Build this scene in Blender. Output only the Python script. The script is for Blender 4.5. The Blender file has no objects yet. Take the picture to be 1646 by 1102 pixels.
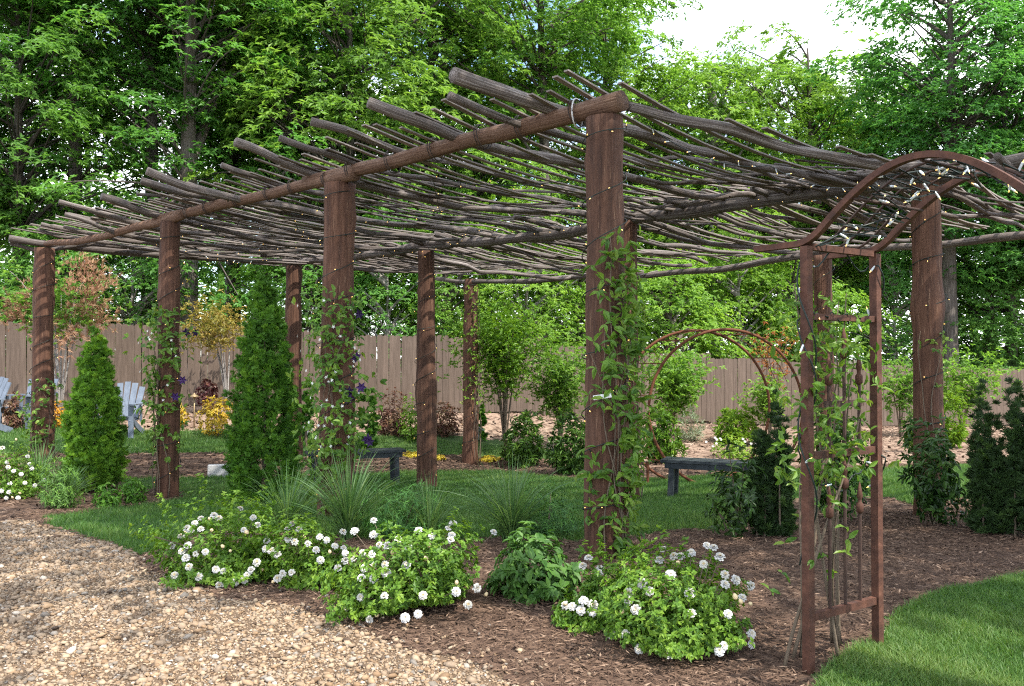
import bpy, math, random
import numpy as np
from mathutils import Matrix, Vector

# ------------------------------------------------------------------ camera, sky, sun, exposure
sc = bpy.context.scene
W, H, FPX = 1646.0, 1102.0, 1400.0
CAM_H = 1.5
PITCH = math.atan(24 / FPX)
cam_d = bpy.data.cameras.new("camera")
cam_d.sensor_width = 36.0
cam_d.lens = FPX / W * 36.0
cam_d.clip_end = 2000
cam = bpy.data.objects.new("camera", cam_d)
sc.collection.objects.link(cam)
cam.location = (0, 0, CAM_H)
cam.rotation_euler = (math.pi / 2 + PITCH, 0, 0)
sc.camera = cam

SUN_EL, SUN_AZ = math.radians(57), math.radians(132)     # azimuth clockwise from +Y: behind the camera, to the right
S2 = Vector((math.sin(SUN_AZ) * math.cos(SUN_EL), math.cos(SUN_AZ) * math.cos(SUN_EL), math.sin(SUN_EL)))
sun_d = bpy.data.lights.new("sun", "SUN")
sun_d.energy = 3.5
sun_d.angle = math.radians(0.6)
sun_d.color = (1.0, 0.94, 0.84)
sun = bpy.data.objects.new("sun", sun_d)
sc.collection.objects.link(sun)
sun.location = S2 * 60
sun.rotation_euler = S2.to_track_quat('Z', 'Y').to_euler()

world = bpy.data.worlds.new("World")
sc.world = world
world.use_nodes = True
wn = world.node_tree
wn.nodes.clear()
sky = wn.nodes.new("ShaderNodeTexSky")
sky.sky_type = 'NISHITA'
sky.sun_disc = False
sky.sun_elevation = SUN_EL
sky.sun_rotation = SUN_AZ
sky.air_density = 1.0
sky.dust_density = 1.0
tc = wn.nodes.new("ShaderNodeTexCoord")
mp = wn.nodes.new("ShaderNodeMapping")
mp.inputs['Scale'].default_value = (1.6, 1.6, 3.2)
mp.inputs['Location'].default_value = (.35, .2, .1)
cn = wn.nodes.new("ShaderNodeTexNoise")
cn.inputs['Scale'].default_value = 1.7
cn.inputs['Detail'].default_value = 7
cr = wn.nodes.new("ShaderNodeValToRGB")
cr.color_ramp.elements[0].position = 0.42
cr.color_ramp.elements[1].position = 0.58
mx = wn.nodes.new("ShaderNodeMix")
mx.data_type = 'RGBA'
mx.inputs[7].default_value = (8.6, 8.8, 9.2, 1)           # broken white cloud
bg = wn.nodes.new("ShaderNodeBackground")
bg.inputs['Strength'].default_value = 0.15
wo = wn.nodes.new("ShaderNodeOutputWorld")
wn.links.new(tc.outputs['Generated'], mp.inputs['Vector'])
wn.links.new(mp.outputs['Vector'], cn.inputs['Vector'])
wn.links.new(cn.outputs['Fac'], cr.inputs['Fac'])
wn.links.new(cr.outputs['Color'], mx.inputs['Factor'])
wn.links.new(sky.outputs['Color'], mx.inputs[6])
wn.links.new(mx.outputs[2], bg.inputs['Color'])
wn.links.new(bg.outputs['Background'], wo.inputs['Surface'])

sc.view_settings.view_transform = 'Standard'
sc.view_settings.look = 'None'
sc.view_settings.gamma = 1.0
sc.view_settings.use_curve_mapping = False
sc.view_settings.exposure = 1.45
sc.render.engine = 'CYCLES'
sc.cycles.use_denoising = False
sc.cycles.filter_width = 1.15
try:
    sc.cycles.denoiser = 'OPENIMAGEDENOISE'
    sc.cycles.denoising_input_passes = 'RGB_ALBEDO_NORMAL'
except Exception:
    pass
sc.cycles.max_bounces = 8
sc.cycles.diffuse_bounces = 3
sc.cycles.glossy_bounces = 2
sc.cycles.transmission_bounces = 4
sc.cycles.sample_clamp_indirect = 6.0

# ------------------------------------------------------------------ helpers
rng = np.random.default_rng(11)
random.seed(5)
COL = sc.collection


def nrm(a):
    a = np.asarray(a, float)
    return a / np.maximum(np.linalg.norm(a, axis=-1, keepdims=True), 1e-9)


def snoise(p, seed=0, octaves=3, scale=1.0):
    """cheap smooth noise in about -1..1 for (N,3) or (N,2) points"""
    p = np.asarray(p, float) * scale
    if p.shape[-1] == 2:
        p = np.concatenate([p, np.zeros(p.shape[:-1] + (1,))], -1)
    r = np.random.default_rng(seed)
    out = np.zeros(p.shape[:-1])
    amp, tot = 1.0, 0.0
    for o in range(octaves):
        for k in range(3):
            d = r.normal(size=3)
            d = d / np.linalg.norm(d) * (2 ** o) * r.uniform(0.8, 1.3) * 2.2
            ph = r.uniform(0, 6.28)
            e = r.normal(size=3) * 0.8 * (2 ** o)
            out += amp * np.sin(p @ d + ph + 1.3 * np.sin(p @ e + ph * 2)) / 3
        tot += amp * 0.6
        amp *= 0.55
    return out / tot


class MB:
    """collects vertices and faces of one mesh"""

    def __init__(self):
        self.v, self.f, self.t, self.c, self.n = [], [], [], [], 0

    def add(self, V, F, tint=0.5, uvw=None):
        V = np.asarray(V, float).reshape(-1, 3)
        if isinstance(F, np.ndarray):
            F = [F]
        for f in F:
            self.f.append(np.asarray(f, np.int64) + self.n)
        t = np.full(len(V), tint, float) if np.isscalar(tint) else np.asarray(tint, float)
        self.v.append(V)
        self.t.append(t)
        self.c.append(np.asarray(uvw, float) if uvw is not None else V * 1.0)
        self.n += len(V)
        return self

    def mesh(self, name, mat, off=(0, 0, 0), smooth=False):
        V = np.concatenate(self.v) - np.asarray(off, float)
        me = bpy.data.meshes.new(name)
        me.vertices.add(len(V))
        me.vertices.foreach_set("co", V.astype(np.float32).ravel())
        loops = np.concatenate([f.ravel() for f in self.f])
        tot = np.concatenate([np.full(len(f), f.shape[1]) for f in self.f])
        st = np.concatenate([[0], np.cumsum(tot)[:-1]])
        me.loops.add(len(loops))
        me.loops.foreach_set("vertex_index", loops.astype(np.int32))
        me.polygons.add(len(tot))
        me.polygons.foreach_set("loop_start", st.astype(np.int32))
        me.polygons.foreach_set("use_smooth", np.full(len(tot), bool(smooth)))
        a = me.attributes.new("tint", 'FLOAT', 'POINT')
        a.data.foreach_set("value", np.concatenate(self.t).astype(np.float32))
        a = me.attributes.new("grain", 'FLOAT_VECTOR', 'POINT')
        a.data.foreach_set("vector", np.concatenate(self.c).astype(np.float32).ravel())
        me.materials.append(mat)
        me.update()
        me.validate()
        return me


WL = {}                                                  # world location of each parent


def obj(name, me, parent=None, loc=None):
    o = bpy.data.objects.new(name, me)
    COL.objects.link(o)
    if parent is not None:
        o.parent = parent
    if loc is not None:
        o.location = loc
    WL[o] = np.array(o.location) + (WL[parent] if parent is not None else 0)
    return o


def part(name, mb, mat, parent=None, smooth=False):
    """a mesh built in world coordinates, linked under its parent"""
    off = WL[parent] if parent is not None else (0, 0, 0)
    return obj(name, mb.mesh(name, mat, off, smooth), parent)


def tag(o, label=None, cat=None, group=None, kind=None):
    if label:
        o["label"] = label
    if cat:
        o["category"] = cat
    if group:
        o["group"] = group
    if kind:
        o["kind"] = kind
    return o


def thing(name, loc, label, cat, group=None):
    o = obj(name, None, None, tuple(float(x) for x in loc))
    o.empty_display_size = 0.1
    return tag(o, label, cat, group)


def tube(path, rad, seg=8, rough=0.0, seed=0, caps=True, tint=0.5, square=False):
    P = np.asarray(path, float)
    n = len(P)
    R = np.full(n, rad, float) if np.isscalar(rad) else np.asarray(rad, float)
    T = np.gradient(P, axis=0)
    T = nrm(T)
    ref = np.array([0, 0, 1.0]) if abs(T[:, 2]).mean() < 0.9 else np.array([1.0, 0, 0])
    A = nrm(np.cross(T, ref))
    B = np.cross(T, A)
    ang = np.linspace(0, 2 * np.pi, seg, endpoint=False) + (np.pi / 4 if square else 0)
    rr = R[:, None] * np.ones(seg)
    L = np.concatenate([[0], np.cumsum(np.linalg.norm(np.diff(P, axis=0), axis=1))])
    ring = np.stack([np.cos(ang), np.sin(ang)], 1)
    gr = np.concatenate([np.repeat(ring[None], n, 0), np.repeat(L[:, None, None], seg, 1)], -1)
    if rough:
        q = gr * np.array([1, 1, 2.6]) + seed * 3.17
        rr = rr * (1 + rough * snoise(q.reshape(-1, 3), seed % 97, 3).reshape(n, seg))
    V = P[:, None] + rr[..., None] * (np.cos(ang)[None, :, None] * A[:, None] + np.sin(ang)[None, :, None] * B[:, None])
    V = V.reshape(-1, 3)
    i = np.arange(n - 1)[:, None] * seg
    j = np.arange(seg)[None]
    j2 = (j + 1) % seg
    F = np.stack([i + j, i + j2, i + seg + j2, i + seg + j], -1).reshape(-1, 4)
    Fs = [F]
    if caps:
        Fs += [np.arange(seg)[::-1][None], (np.arange(seg) + (n - 1) * seg)[None]]
    return V, Fs, tint, gr.reshape(-1, 3) + seed * 1.7


def box(c, ax, ay, az, sx, sy, sz):
    """box at centre c with unit axes and full sizes"""
    c, ax, ay, az = map(lambda q: np.asarray(q, float), (c, ax, ay, az))
    s = np.array([[-1, -1, -1], [1, -1, -1], [1, 1, -1], [-1, 1, -1], [-1, -1, 1], [1, -1, 1], [1, 1, 1], [-1, 1, 1]]) / 2
    V = c + s[:, :1] * sx * ax + s[:, 1:2] * sy * ay + s[:, 2:] * sz * az
    F = np.array([[3, 2, 1, 0], [4, 5, 6, 7], [0, 1, 5, 4], [1, 2, 6, 5], [2, 3, 7, 6], [3, 0, 4, 7]])
    return V, F


X_, Y_, Z_ = np.eye(3)


def bar(a, b, w, h, up=Z_):
    a, b = np.asarray(a, float), np.asarray(b, float)
    t = nrm(b - a)
    s = nrm(np.cross(t, up)) if np.linalg.norm(np.cross(t, up)) > 1e-3 else X_
    u = np.cross(s, t)
    return box((a + b) / 2, t, s, u, np.linalg.norm(b - a), w, h)


LEAF4 = (np.array([[0, 0, 0], [.42, .5, .10], [1, 0, -.12], [.42, -.5, .10]]), np.array([[0, 1, 2], [0, 2, 3]]))
LEAF6 = (np.array([[0, 0, 0], [.32, .5, .09], [.70, .36, .06], [1, 0, -.14], [.70, -.36, .06], [.32, -.5, .09], [.38, 0, -.01]]),
         np.array([[0, 1, 6], [1, 2, 6], [2, 3, 6], [0, 6, 5], [6, 4, 5], [6, 3, 4]]))
FLAT3 = (np.array([[0, .25, 0], [0, -.25, 0], [.55, -.5, .04], [1, 0, 0], [.55, .5, .04]]), np.array([[0, 1, 2], [0, 2, 4], [4, 2, 3]]))
BLADE2 = (np.array([[0, 0, 0], [.5, -.5, .04], [1, 0, 0], [.5, .5, .04]]), np.array([[0, 1, 2], [0, 2, 3]]))
NEEDLE = (np.array([[0, .5, 0], [0, -.5, 0], [.6, -.4, .05], [1, 0, 0], [.6, .4, .05]]), np.array([[0, 1, 2], [0, 2, 4], [4, 2, 3]]))


def leaves(C, D, N, L, Wd, tmpl=LEAF4, tint=None):
    """leaf faces at C, axis D, normal about N, length L, width Wd"""
    C = np.asarray(C, float)
    n = len(C)
    D = nrm(D)
    S = nrm(np.cross(N, D))
    U = np.cross(D, S)
    T, F = tmpl
    L = np.broadcast_to(L, (n,))[:, None, None]
    Wd = np.broadcast_to(Wd, (n,))[:, None, None]
    V = C[:, None] + T[None, :, :1] * L * D[:, None] + T[None, :, 1:2] * Wd * S[:, None] + T[None, :, 2:] * L * U[:, None]
    k = len(T)
    FF = (F[None] + (np.arange(n) * k)[:, None, None]).reshape(-1, F.shape[1])
    if tint is None:
        tint = rng.random(n)
    return V.reshape(-1, 3), FF, np.repeat(tint, k)


def rosettes(C, axis, m, L, wr, spread=1.0, droop=0.25, tmpl=LEAF4, tint=None, jit=0.25, r=None):
    """m leaves round each point of C, fanning about axis"""
    r = r or rng
    n = len(C)
    C = np.repeat(C, m, 0)
    A = np.repeat(nrm(axis), m, 0)
    rnd = nrm(r.normal(size=(n * m, 3)))
    side = nrm(rnd - (rnd * A).sum(1, keepdims=True) * A)
    D = nrm(A * (1 - spread) + side * spread + r.normal(size=(n * m, 3)) * jit)
    D[:, 2] -= droop * r.random(n * m)
    D = nrm(D)
    Nn = nrm(A + np.array([0, 0, .7]) + r.normal(size=(n * m, 3)) * .35)
    Ls = L * r.uniform(.65, 1.15, n * m)
    t = None
    if tint is not None:
        t = np.clip(np.repeat(tint, m) + r.normal(size=n * m) * .13, 0, 1)
    return leaves(C, D, Nn, Ls, Ls * wr, tmpl, t)


# ------------------------------------------------------------------ materials
def new_mat(name):
    m = bpy.data.materials.new(name)
    m.use_nodes = True
    nt = m.node_tree
    nt.nodes.clear()
    out = nt.nodes.new("ShaderNodeOutputMaterial")
    return m, nt, out


def node(nt, t, **kw):
    n = nt.nodes.new(t)
    for k, v in kw.items():
        if k in n.inputs.keys():
            n.inputs[k].default_value = v
        else:
            setattr(n, k, v)
    return n


def ramp(nt, fac, cols):
    r = nt.nodes.new("ShaderNodeValToRGB")
    e = r.color_ramp.elements
    for i, (p, c) in enumerate(cols):
        el = e[i] if i < 2 else e.new(p)
        el.position = p
        el.color = (*c, 1)
    nt.links.new(fac, r.inputs['Fac'])
    return r.outputs['Color']


def attr(nt, name, kind='Fac'):
    a = nt.nodes.new("ShaderNodeAttribute")
    a.attribute_name = name
    return a.outputs[kind]


def mul(nt, a, b, fac=1.0):
    m = nt.nodes.new("ShaderNodeMix")
    m.data_type = 'RGBA'
    m.blend_type = 'MULTIPLY'
    m.inputs['Factor'].default_value = fac
    nt.links.new(a, m.inputs[6])
    nt.links.new(b, m.inputs[7])
    return m.outputs[2]


def leaf_mat(name, c0, c1, c2, trans=0.36, rough=0.5, tcol=None):
    m, nt, out = new_mat(name)
    col = ramp(nt, attr(nt, "tint"), [(0.0, c0), (0.5, c1), (1.0, c2)])
    oi = nt.nodes.new("ShaderNodeObjectInfo")
    col = mul(nt, col, oi.outputs['Color'])
    bs = node(nt, "ShaderNodeBsdfPrincipled", Roughness=rough)
    bs.inputs['Specular IOR Level'].default_value = 0.35
    nt.links.new(col, bs.inputs['Base Color'])
    tr = nt.nodes.new("ShaderNodeBsdfTranslucent")
    g = nt.nodes.new("ShaderNodeRGB")
    g.outputs[0].default_value = (*(tcol or (1.25, 1.2, .55)), 1)
    nt.links.new(mul(nt, col, g.outputs[0]), tr.inputs['Color'])
    mix = nt.nodes.new("ShaderNodeMixShader")
    mix.inputs[0].default_value = trans
    nt.links.new(bs.outputs[0], mix.inputs[1])
    nt.links.new(tr.outputs[0], mix.inputs[2])
    nt.links.new(mix.outputs[0], out.inputs['Surface'])
    return m


def plain_mat(name, cols, scale=8, rough=0.7, stretch=(1, 1, 1), coord='grain', bump=0.3, detail=6, fleck=None, metal=0.0, objrand=0.0, use_tint=False, spec=0.3, bscale=3.0, fleckscale=9):
    """noise-coloured surface; stretched along the grain"""
    m, nt, out = new_mat(name)
    mpg = nt.nodes.new("ShaderNodeMapping")
    mpg.inputs['Scale'].default_value = stretch
    if coord == 'grain':
        nt.links.new(attr(nt, "grain", 'Vector'), mpg.inputs['Vector'])
    else:
        t = nt.nodes.new("ShaderNodeTexCoord")
        nt.links.new(t.outputs['Object'], mpg.inputs['Vector'])
    vec = mpg.outputs['Vector']
    if objrand:
        oi = nt.nodes.new("ShaderNodeObjectInfo")
        vm = node(nt, "ShaderNodeVectorMath", operation='ADD')
        sc_ = node(nt, "ShaderNodeMath", operation='MULTIPLY')
        sc_.inputs[1].default_value = 37.0
        nt.links.new(oi.outputs['Random'], sc_.inputs[0])
        nt.links.new(vec, vm.inputs[0])
        nt.links.new(sc_.outputs[0], vm.inputs[1])
        vec = vm.outputs[0]
    ns = node(nt, "ShaderNodeTexNoise", Scale=scale, Detail=detail, Roughness=0.65)
    nt.links.new(vec, ns.inputs['Vector'])
    k = len(cols)
    col = ramp(nt, attr(nt, "tint") if use_tint else ns.outputs['Fac'], [((i / (k - 1)) if use_tint else (0.28 + 0.44 * i / (k - 1)), c) for i, c in enumerate(cols)])
    if use_tint:
        g = ramp(nt, ns.outputs['Fac'], [(.3, (.7, .7, .7)), (.7, (1.12, 1.12, 1.12))])
        col = mul(nt, col, g)
    if objrand:
        g = ramp(nt, oi.outputs['Random'], [(0, (1 - objrand,) * 3), (1, (1 + objrand * .6,) * 3)])
        col = mul(nt, col, g)
    if fleck:
        n2 = node(nt, "ShaderNodeTexNoise", Scale=fleckscale, Detail=3, Roughness=0.6)
        mp2 = nt.nodes.new("ShaderNodeMapping")
        mp2.inputs['Scale'].default_value = (2.4, 2.4, .8)
        nt.links.new(vec, mp2.inputs['Vector'])
        nt.links.new(mp2.outputs['Vector'], n2.inputs['Vector'])
        rf = nt.nodes.new("ShaderNodeValToRGB")
        rf.color_ramp.elements[0].position = .655
        rf.color_ramp.elements[1].position = .69
        nt.links.new(n2.outputs['Fac'], rf.inputs['Fac'])
        mm = nt.nodes.new("ShaderNodeMix")
        mm.data_type = 'RGBA'
        mm.inputs[7].default_value = (*fleck, 1)
        nt.links.new(rf.outputs['Color'], mm.inputs['Factor'])
        nt.links.new(col, mm.inputs[6])
        col = mm.outputs[2]
    bs = node(nt, "ShaderNodeBsdfPrincipled", Roughness=rough, Metallic=metal)
    bs.inputs['Specular IOR Level'].default_value = spec
    nt.links.new(col, bs.inputs['Base Color'])
    if bump:
        nb = node(nt, "ShaderNodeTexNoise", Scale=scale * bscale, Detail=4)
        nt.links.new(vec, nb.inputs['Vector'])
        bp = node(nt, "ShaderNodeBump", Strength=bump, Distance=0.02)
        nt.links.new(nb.outputs['Fac'], bp.inputs['Height'])
        nt.links.new(bp.outputs['Normal'], bs.inputs['Normal'])
    nt.links.new(bs.outputs[0], out.inputs['Surface'])
    return m


M = {}
M['log'] = plain_mat("weathered_log_painted_sheen", [(.036, .027, .022), (.118, .096, .084), (.34, .31, .295)], 2.2, .8, (2.2, 2.2, .7), bump=.7, objrand=.25)  # palest tone paints silver highlights over the weathered grey
M['beam'] = plain_mat("stained_beam", [(.075, .038, .024), (.15, .085, .054), (.26, .17, .12)], 3.0, .7, (2.0, 2.0, .8), bump=.6, objrand=.15)
M['post'] = plain_mat("brown_post_stain", [(.034, .015, .009), (.082, .037, .021), (.14, .070, .042)], 2.0, .75, (1.7, 1.7, .7), bump=.9, fleck=(.30, .19, .12), objrand=.16, fleckscale=6)
M['lath'] = plain_mat("weathered_lath_painted_sun", [(.10, .072, .056), (.21, .178, .158), (.40, .375, .36)], 3.0, .8, (3, 3, .6), bump=.4, objrand=.3)  # lighter grey paints sunlit sides onto the laths
M['endgrain'] = plain_mat("cut_log_end", [(.16, .11, .08), (.30, .22, .16)], 14, .8, bump=.3)
M['fence'] = plain_mat("fence_stain", [(.074, .053, .040), (.103, .075, .057), (.135, .099, .078)], 2.2, .75, (9, 9, .9), coord='obj', bump=.25, objrand=.10)
M['rust'] = plain_mat("rusty_iron", [(.036, .016, .011), (.072, .030, .019), (.12, .052, .032)], 14, .75, bump=.25)
M['rust2'] = plain_mat("orange_rust_iron", [(.06, .020, .010), (.11, .038, .017), (.16, .06, .026)], 14, .8, bump=.2)
M['iron'] = plain_mat("dark_iron", [(.03, .018, .014), (.06, .032, .024)], 20, .7, bump=.15)
M['slate'] = plain_mat("slate_paint", [(.016, .021, .025), (.024, .031, .037), (.038, .047, .055)], 6, .55, (4, 4, .6), bump=.12)
M['chair'] = plain_mat("blue_grey_paint", [(.085, .105, .14), (.115, .14, .18), (.15, .18, .225)], 6, .5, (4, 4, .6), bump=.1)
M['wire'] = plain_mat("green_wire", [(.008, .016, .013), (.014, .024, .020)], 9, .5, bump=0)
M['tie'] = plain_mat("dark_tie_wire", [(.02, .014, .011), (.05, .035, .028)], 9, .6, bump=0)
M['wtie'] = plain_mat("pale_tie", [(.5, .5, .5), (.62, .62, .62)], 9, .5, bump=0)
M['brass'] = plain_mat("aged_brass", [(.20, .14, .075), (.32, .24, .14)], 9, .45, bump=0, metal=.6)
M['concrete'] = plain_mat("concrete", [(.25, .25, .25), (.38, .38, .38), (.46, .46, .45)], 12, .9, bump=.4)
M['tagwhite'] = plain_mat("white_plastic", [(.75, .76, .78), (.82, .82, .84)], 5, .35, bump=0)
M['zinc'] = plain_mat("grey_marker_metal", [(.13, .15, .16), (.22, .24, .25)], 9, .5, bump=0)
M['bark'] = plain_mat("tree_bark", [(.045, .036, .030), (.10, .085, .072), (.19, .165, .145)], 2.6, .9, (2.4, 2.4, .7), bump=.9, objrand=.35)
M['palebark'] = plain_mat("pale_tree_bark", [(.14, .125, .11), (.26, .24, .22), (.40, .38, .36)], 2.6, .9, (2.4, 2.4, .9), bump=.7, objrand=.2)
M['stem'] = plain_mat("shrub_stem", [(.07, .05, .035), (.13, .10, .07), (.2, .16, .12)], 6, .85, bump=.3)
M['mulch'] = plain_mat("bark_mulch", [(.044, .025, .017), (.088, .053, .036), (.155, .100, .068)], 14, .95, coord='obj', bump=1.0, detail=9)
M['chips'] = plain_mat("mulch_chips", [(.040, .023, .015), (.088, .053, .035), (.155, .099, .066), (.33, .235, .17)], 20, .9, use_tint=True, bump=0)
M['slope'] = plain_mat("sun_tinted_mulch", [(.13, .08, .056), (.21, .145, .105), (.31, .235, .175)], 9, .95, coord='obj', bump=.8, detail=9)  # same mulch, sunlight painted in as a lighter colour
M['slopechips'] = plain_mat("sun_tinted_chips", [(.11, .067, .046), (.22, .15, .11), (.33, .25, .19)], 20, .9, use_tint=True, bump=0)  # mulch chips lightened to stand for sunlight
M['turf'] = plain_mat("turf_soil", [(.030, .055, .016), (.045, .085, .022), (.075, .10, .038)], 7, .95, coord='obj', bump=.6, detail=8)
M['gravel'] = plain_mat("gravel_bed", [(.075, .048, .030), (.17, .113, .070), (.30, .215, .14)], 70, .9, coord='obj', bump=1.0, detail=9)
M['pebble'] = plain_mat("pebbles", [(.072, .047, .031), (.20, .128, .072), (.285, .195, .118), (.22, .163, .113), (.355, .265, .175), (.155, .136, .115), (.44, .385, .32)], 40, .75, use_tint=True, bump=0)
M['floor'] = plain_mat("forest_floor", [(.028, .030, .012), (.055, .048, .022), (.09, .065, .035)], 2, .95, coord='obj', bump=.5)
M['petal'] = leaf_mat("rose_petal", (.56, .56, .56), (.55, .53, .46), (.56, .42, .19), .2, .6, (1, 1, .95))
M['bud'] = leaf_mat("rose_bud", (.75, .52, .26), (.80, .64, .38), (.8, .7, .5), .15, .6, (1, .9, .7))
M['purple'] = leaf_mat("clematis_petal", (.018, .006, .045), (.032, .010, .075), (.05, .018, .11), .1, .6, (1, .6, 1.2))
M['starwhite'] = leaf_mat("jasmine_petal", (.75, .78, .72), (.82, .84, .8), (.85, .86, .82), .2, .6, (1, 1, .95))
LM = {}
LM['forest'] = leaf_mat("forest_leaf", (.060, .132, .032), (.108, .210, .047), (.172, .285, .066), .56, .5, (1.12, 1.15, .6))
LM['rose'] = leaf_mat("rose_leaf", (.050, .125, .014), (.11, .225, .020), (.19, .31, .030), .38, .5)
LM['vine'] = leaf_mat("vine_leaf", (.055, .135, .022), (.115, .225, .03), (.21, .31, .05), .42, .45)
LM['hyd'] = leaf_mat("broad_shrub_leaf", (.036, .100, .018), (.068, .16, .026), (.115, .225, .038), .32, .5)
LM['thuja'] = leaf_mat("arborvitae_spray", (.026, .085, .012), (.062, .175, .018), (.13, .275, .028), .32, .6)
LM['yew'] = leaf_mat("yew_needle", (.014, .034, .010), (.030, .066, .017), (.07, .13, .03), .25, .55)
LM['laurel'] = leaf_mat("laurel_leaf", (.018, .048, .012), (.055, .12, .022), (.12, .20, .04), .25, .35)
LM['bright'] = leaf_mat("bright_leaf", (.085, .18, .018), (.16, .29, .025), (.26, .38, .04), .4, .5)
LM['grass'] = leaf_mat("ornamental_blade", (.050, .120, .036), (.10, .20, .065), (.20, .30, .13), .4, .45)
LM['lawn'] = leaf_mat("lawn_blade", (.038, .102, .024), (.085, .185, .038), (.185, .265, .080), .4, .5)
LM['gold'] = leaf_mat("golden_leaf", (.26, .22, .02), (.46, .34, .025), (.55, .36, .05), .35, .5)
LM['amber'] = leaf_mat("amber_leaf", (.15, .17, .03), (.26, .22, .05), (.36, .25, .07), .35, .5)
LM['copper'] = leaf_mat("copper_leaf", (.20, .075, .025), (.33, .12, .04), (.30, .20, .05), .35, .5)
LM['plume'] = leaf_mat("smoke_plume", (.28, .15, .095), (.37, .21, .135), (.40, .29, .17), .4, .8, (1.1, .95, .8))
LM['maroon'] = leaf_mat("maroon_leaf", (.055, .018, .022), (.11, .035, .035), (.16, .075, .045), .3, .5, (1.2, .8, .7))
LM['russet'] = leaf_mat("russet_leaf", (.09, .040, .03), (.15, .07, .045), (.14, .13, .05), .3, .5, (1.2, .9, .7))
LM['silver'] = leaf_mat("silver_leaf", (.12, .16, .10), (.19, .235, .15), (.28, .32, .22), .3, .6)


def bulb_mat(name, col, em, strength):
    m, nt, out = new_mat(name)
    bs = node(nt, "ShaderNodeBsdfPrincipled", Roughness=.3)
    bs.inputs['Base Color'].default_value = (*col, 1)
    if strength:
        bs.inputs['Emission Color'].default_value = (*em, 1)
        bs.inputs['Emission Strength'].default_value = strength
    nt.links.new(bs.outputs[0], out.inputs['Surface'])
    return m


M['glow'] = bulb_mat("lit_bulb", (.9, .7, .3), (1, .58, .16), .8)
M['socket'] = bulb_mat("bulb_tube", (.62, .68, .72), (1, 1, 1), 0)

# ------------------------------------------------------------------ terrain
CP = np.array([(0, 0, 0), (-4, 4, 0), (-6, 7.5, -.02), (3, 4, 0), (0, 5, .02), (-2, 6, .0), (2.5, 5.5, .02), (-1, -6, 0), (6, -4, 0), (-8, 0, 0), (9, 3, 0),
               (-7, 13, 0), (-4.3, 10.9, -.23), (-1.8, 8.9, -.13), (.71, 6.67, 0), (-3.8, 15.2, -.25), (-1.29, 13, -.43), (1.5, 11.2, -.32),
               (4.2, 8.8, -.10), (-.75, 17, -.55), (2, 15.3, -.5), (4.8, 13.4, -.42), (7.5, 11.1, -.25), (-7.2, 16.2, .08),
               (-15, 18.6, .45), (-11.4, 19.4, .42), (-7.5, 20, .38), (-.35, 21.4, .12), (6.5, 24, -.38), (13, 27, -.66), (18, 29, -.75),
               (-4, 18, .0), (3.5, 18.5, -.45), (8, 19, -.55), (-20, 10, .2), (-14, 12, .1), (16, 16, -.3), (25, 10, 0), (-30, 30, .5), (0, 36, 0), (30, 40, -.8),
               (-40, -10, 0), (40, -10, 0), (0, 70, 0), (-60, 60, .4), (60, 60, -.6), (0, -40, 0)], float)


def _phi(a, b):
    return np.sqrt(((a[:, None] - b[None]) ** 2).sum(-1) + .8)


_A = _phi(CP[:, :2], CP[:, :2])
_n = len(CP)
_A = np.block([[_A, np.ones((_n, 1))], [np.ones((1, _n)), np.zeros((1, 1))]])
_w = np.linalg.solve(_A, np.append(CP[:, 2], 0))


def terrain(xy):
    xy = np.atleast_2d(np.asarray(xy, float))
    out = np.empty(len(xy))
    for i in range(0, len(xy), 40000):
        q = xy[i:i + 40000]
        out[i:i + 40000] = _phi(q, CP[:, :2]) @ _w[:-1] + _w[-1]
    r = np.hypot(xy[:, 0], xy[:, 1] - 12)
    return out * np.clip(1.8 - r / 60, 0, 1)


def tz(x, y):
    return float(terrain([[x, y]])[0])


def ray(px, py):
    d = np.array([(px - W / 2) / FPX, 1.0, (H / 2 - py) / FPX])
    c, s = math.cos(PITCH), math.sin(PITCH)
    return np.array([d[0], c * d[1] - s * d[2], s * d[1] + c * d[2]])


def at(px, py, Y):
    """the point of the place at depth Y that the photograph shows at px, py"""
    d = ray(px, py)
    return np.array([0, 0, CAM_H]) + d * (Y / d[1])


def gnd(px, py):
    """the point of the ground that the photograph shows at px, py"""
    d = ray(px, py)
    ys = np.linspace(1.2, 60, 1500)
    p = np.array([0, 0, CAM_H]) + d[None] * (ys / d[1])[:, None]
    h = p[:, 2] - terrain(p[:, :2])
    k = int(np.argmax(h < 0)) if (h < 0).any() else len(h) - 1
    if k > 0:
        f = h[k - 1] / (h[k - 1] - h[k] + 1e-9)
        q = p[k - 1] + (p[k] - p[k - 1]) * f
    else:
        q = p[0]
    q[2] = tz(q[0], q[1])
    return q


def onground(x, y, dz=0.0):
    return np.array([x, y, tz(x, y) + dz])


def in_poly(P, poly):
    x, y = P[:, 0], P[:, 1]
    c = np.zeros(len(P), bool)
    q = np.asarray(poly)
    for (x1, y1), (x2, y2) in zip(q, np.roll(q, -1, 0)):
        hit = ((y1 > y) != (y2 > y)) & (x < (x2 - x1) * (y - y1) / (y2 - y1 + 1e-12) + x1)
        c ^= hit
    return c


def gpoly(pts, extra=()):
    return np.array([gnd(*p)[:2] for p in pts] + [list(e) for e in extra])


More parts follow.
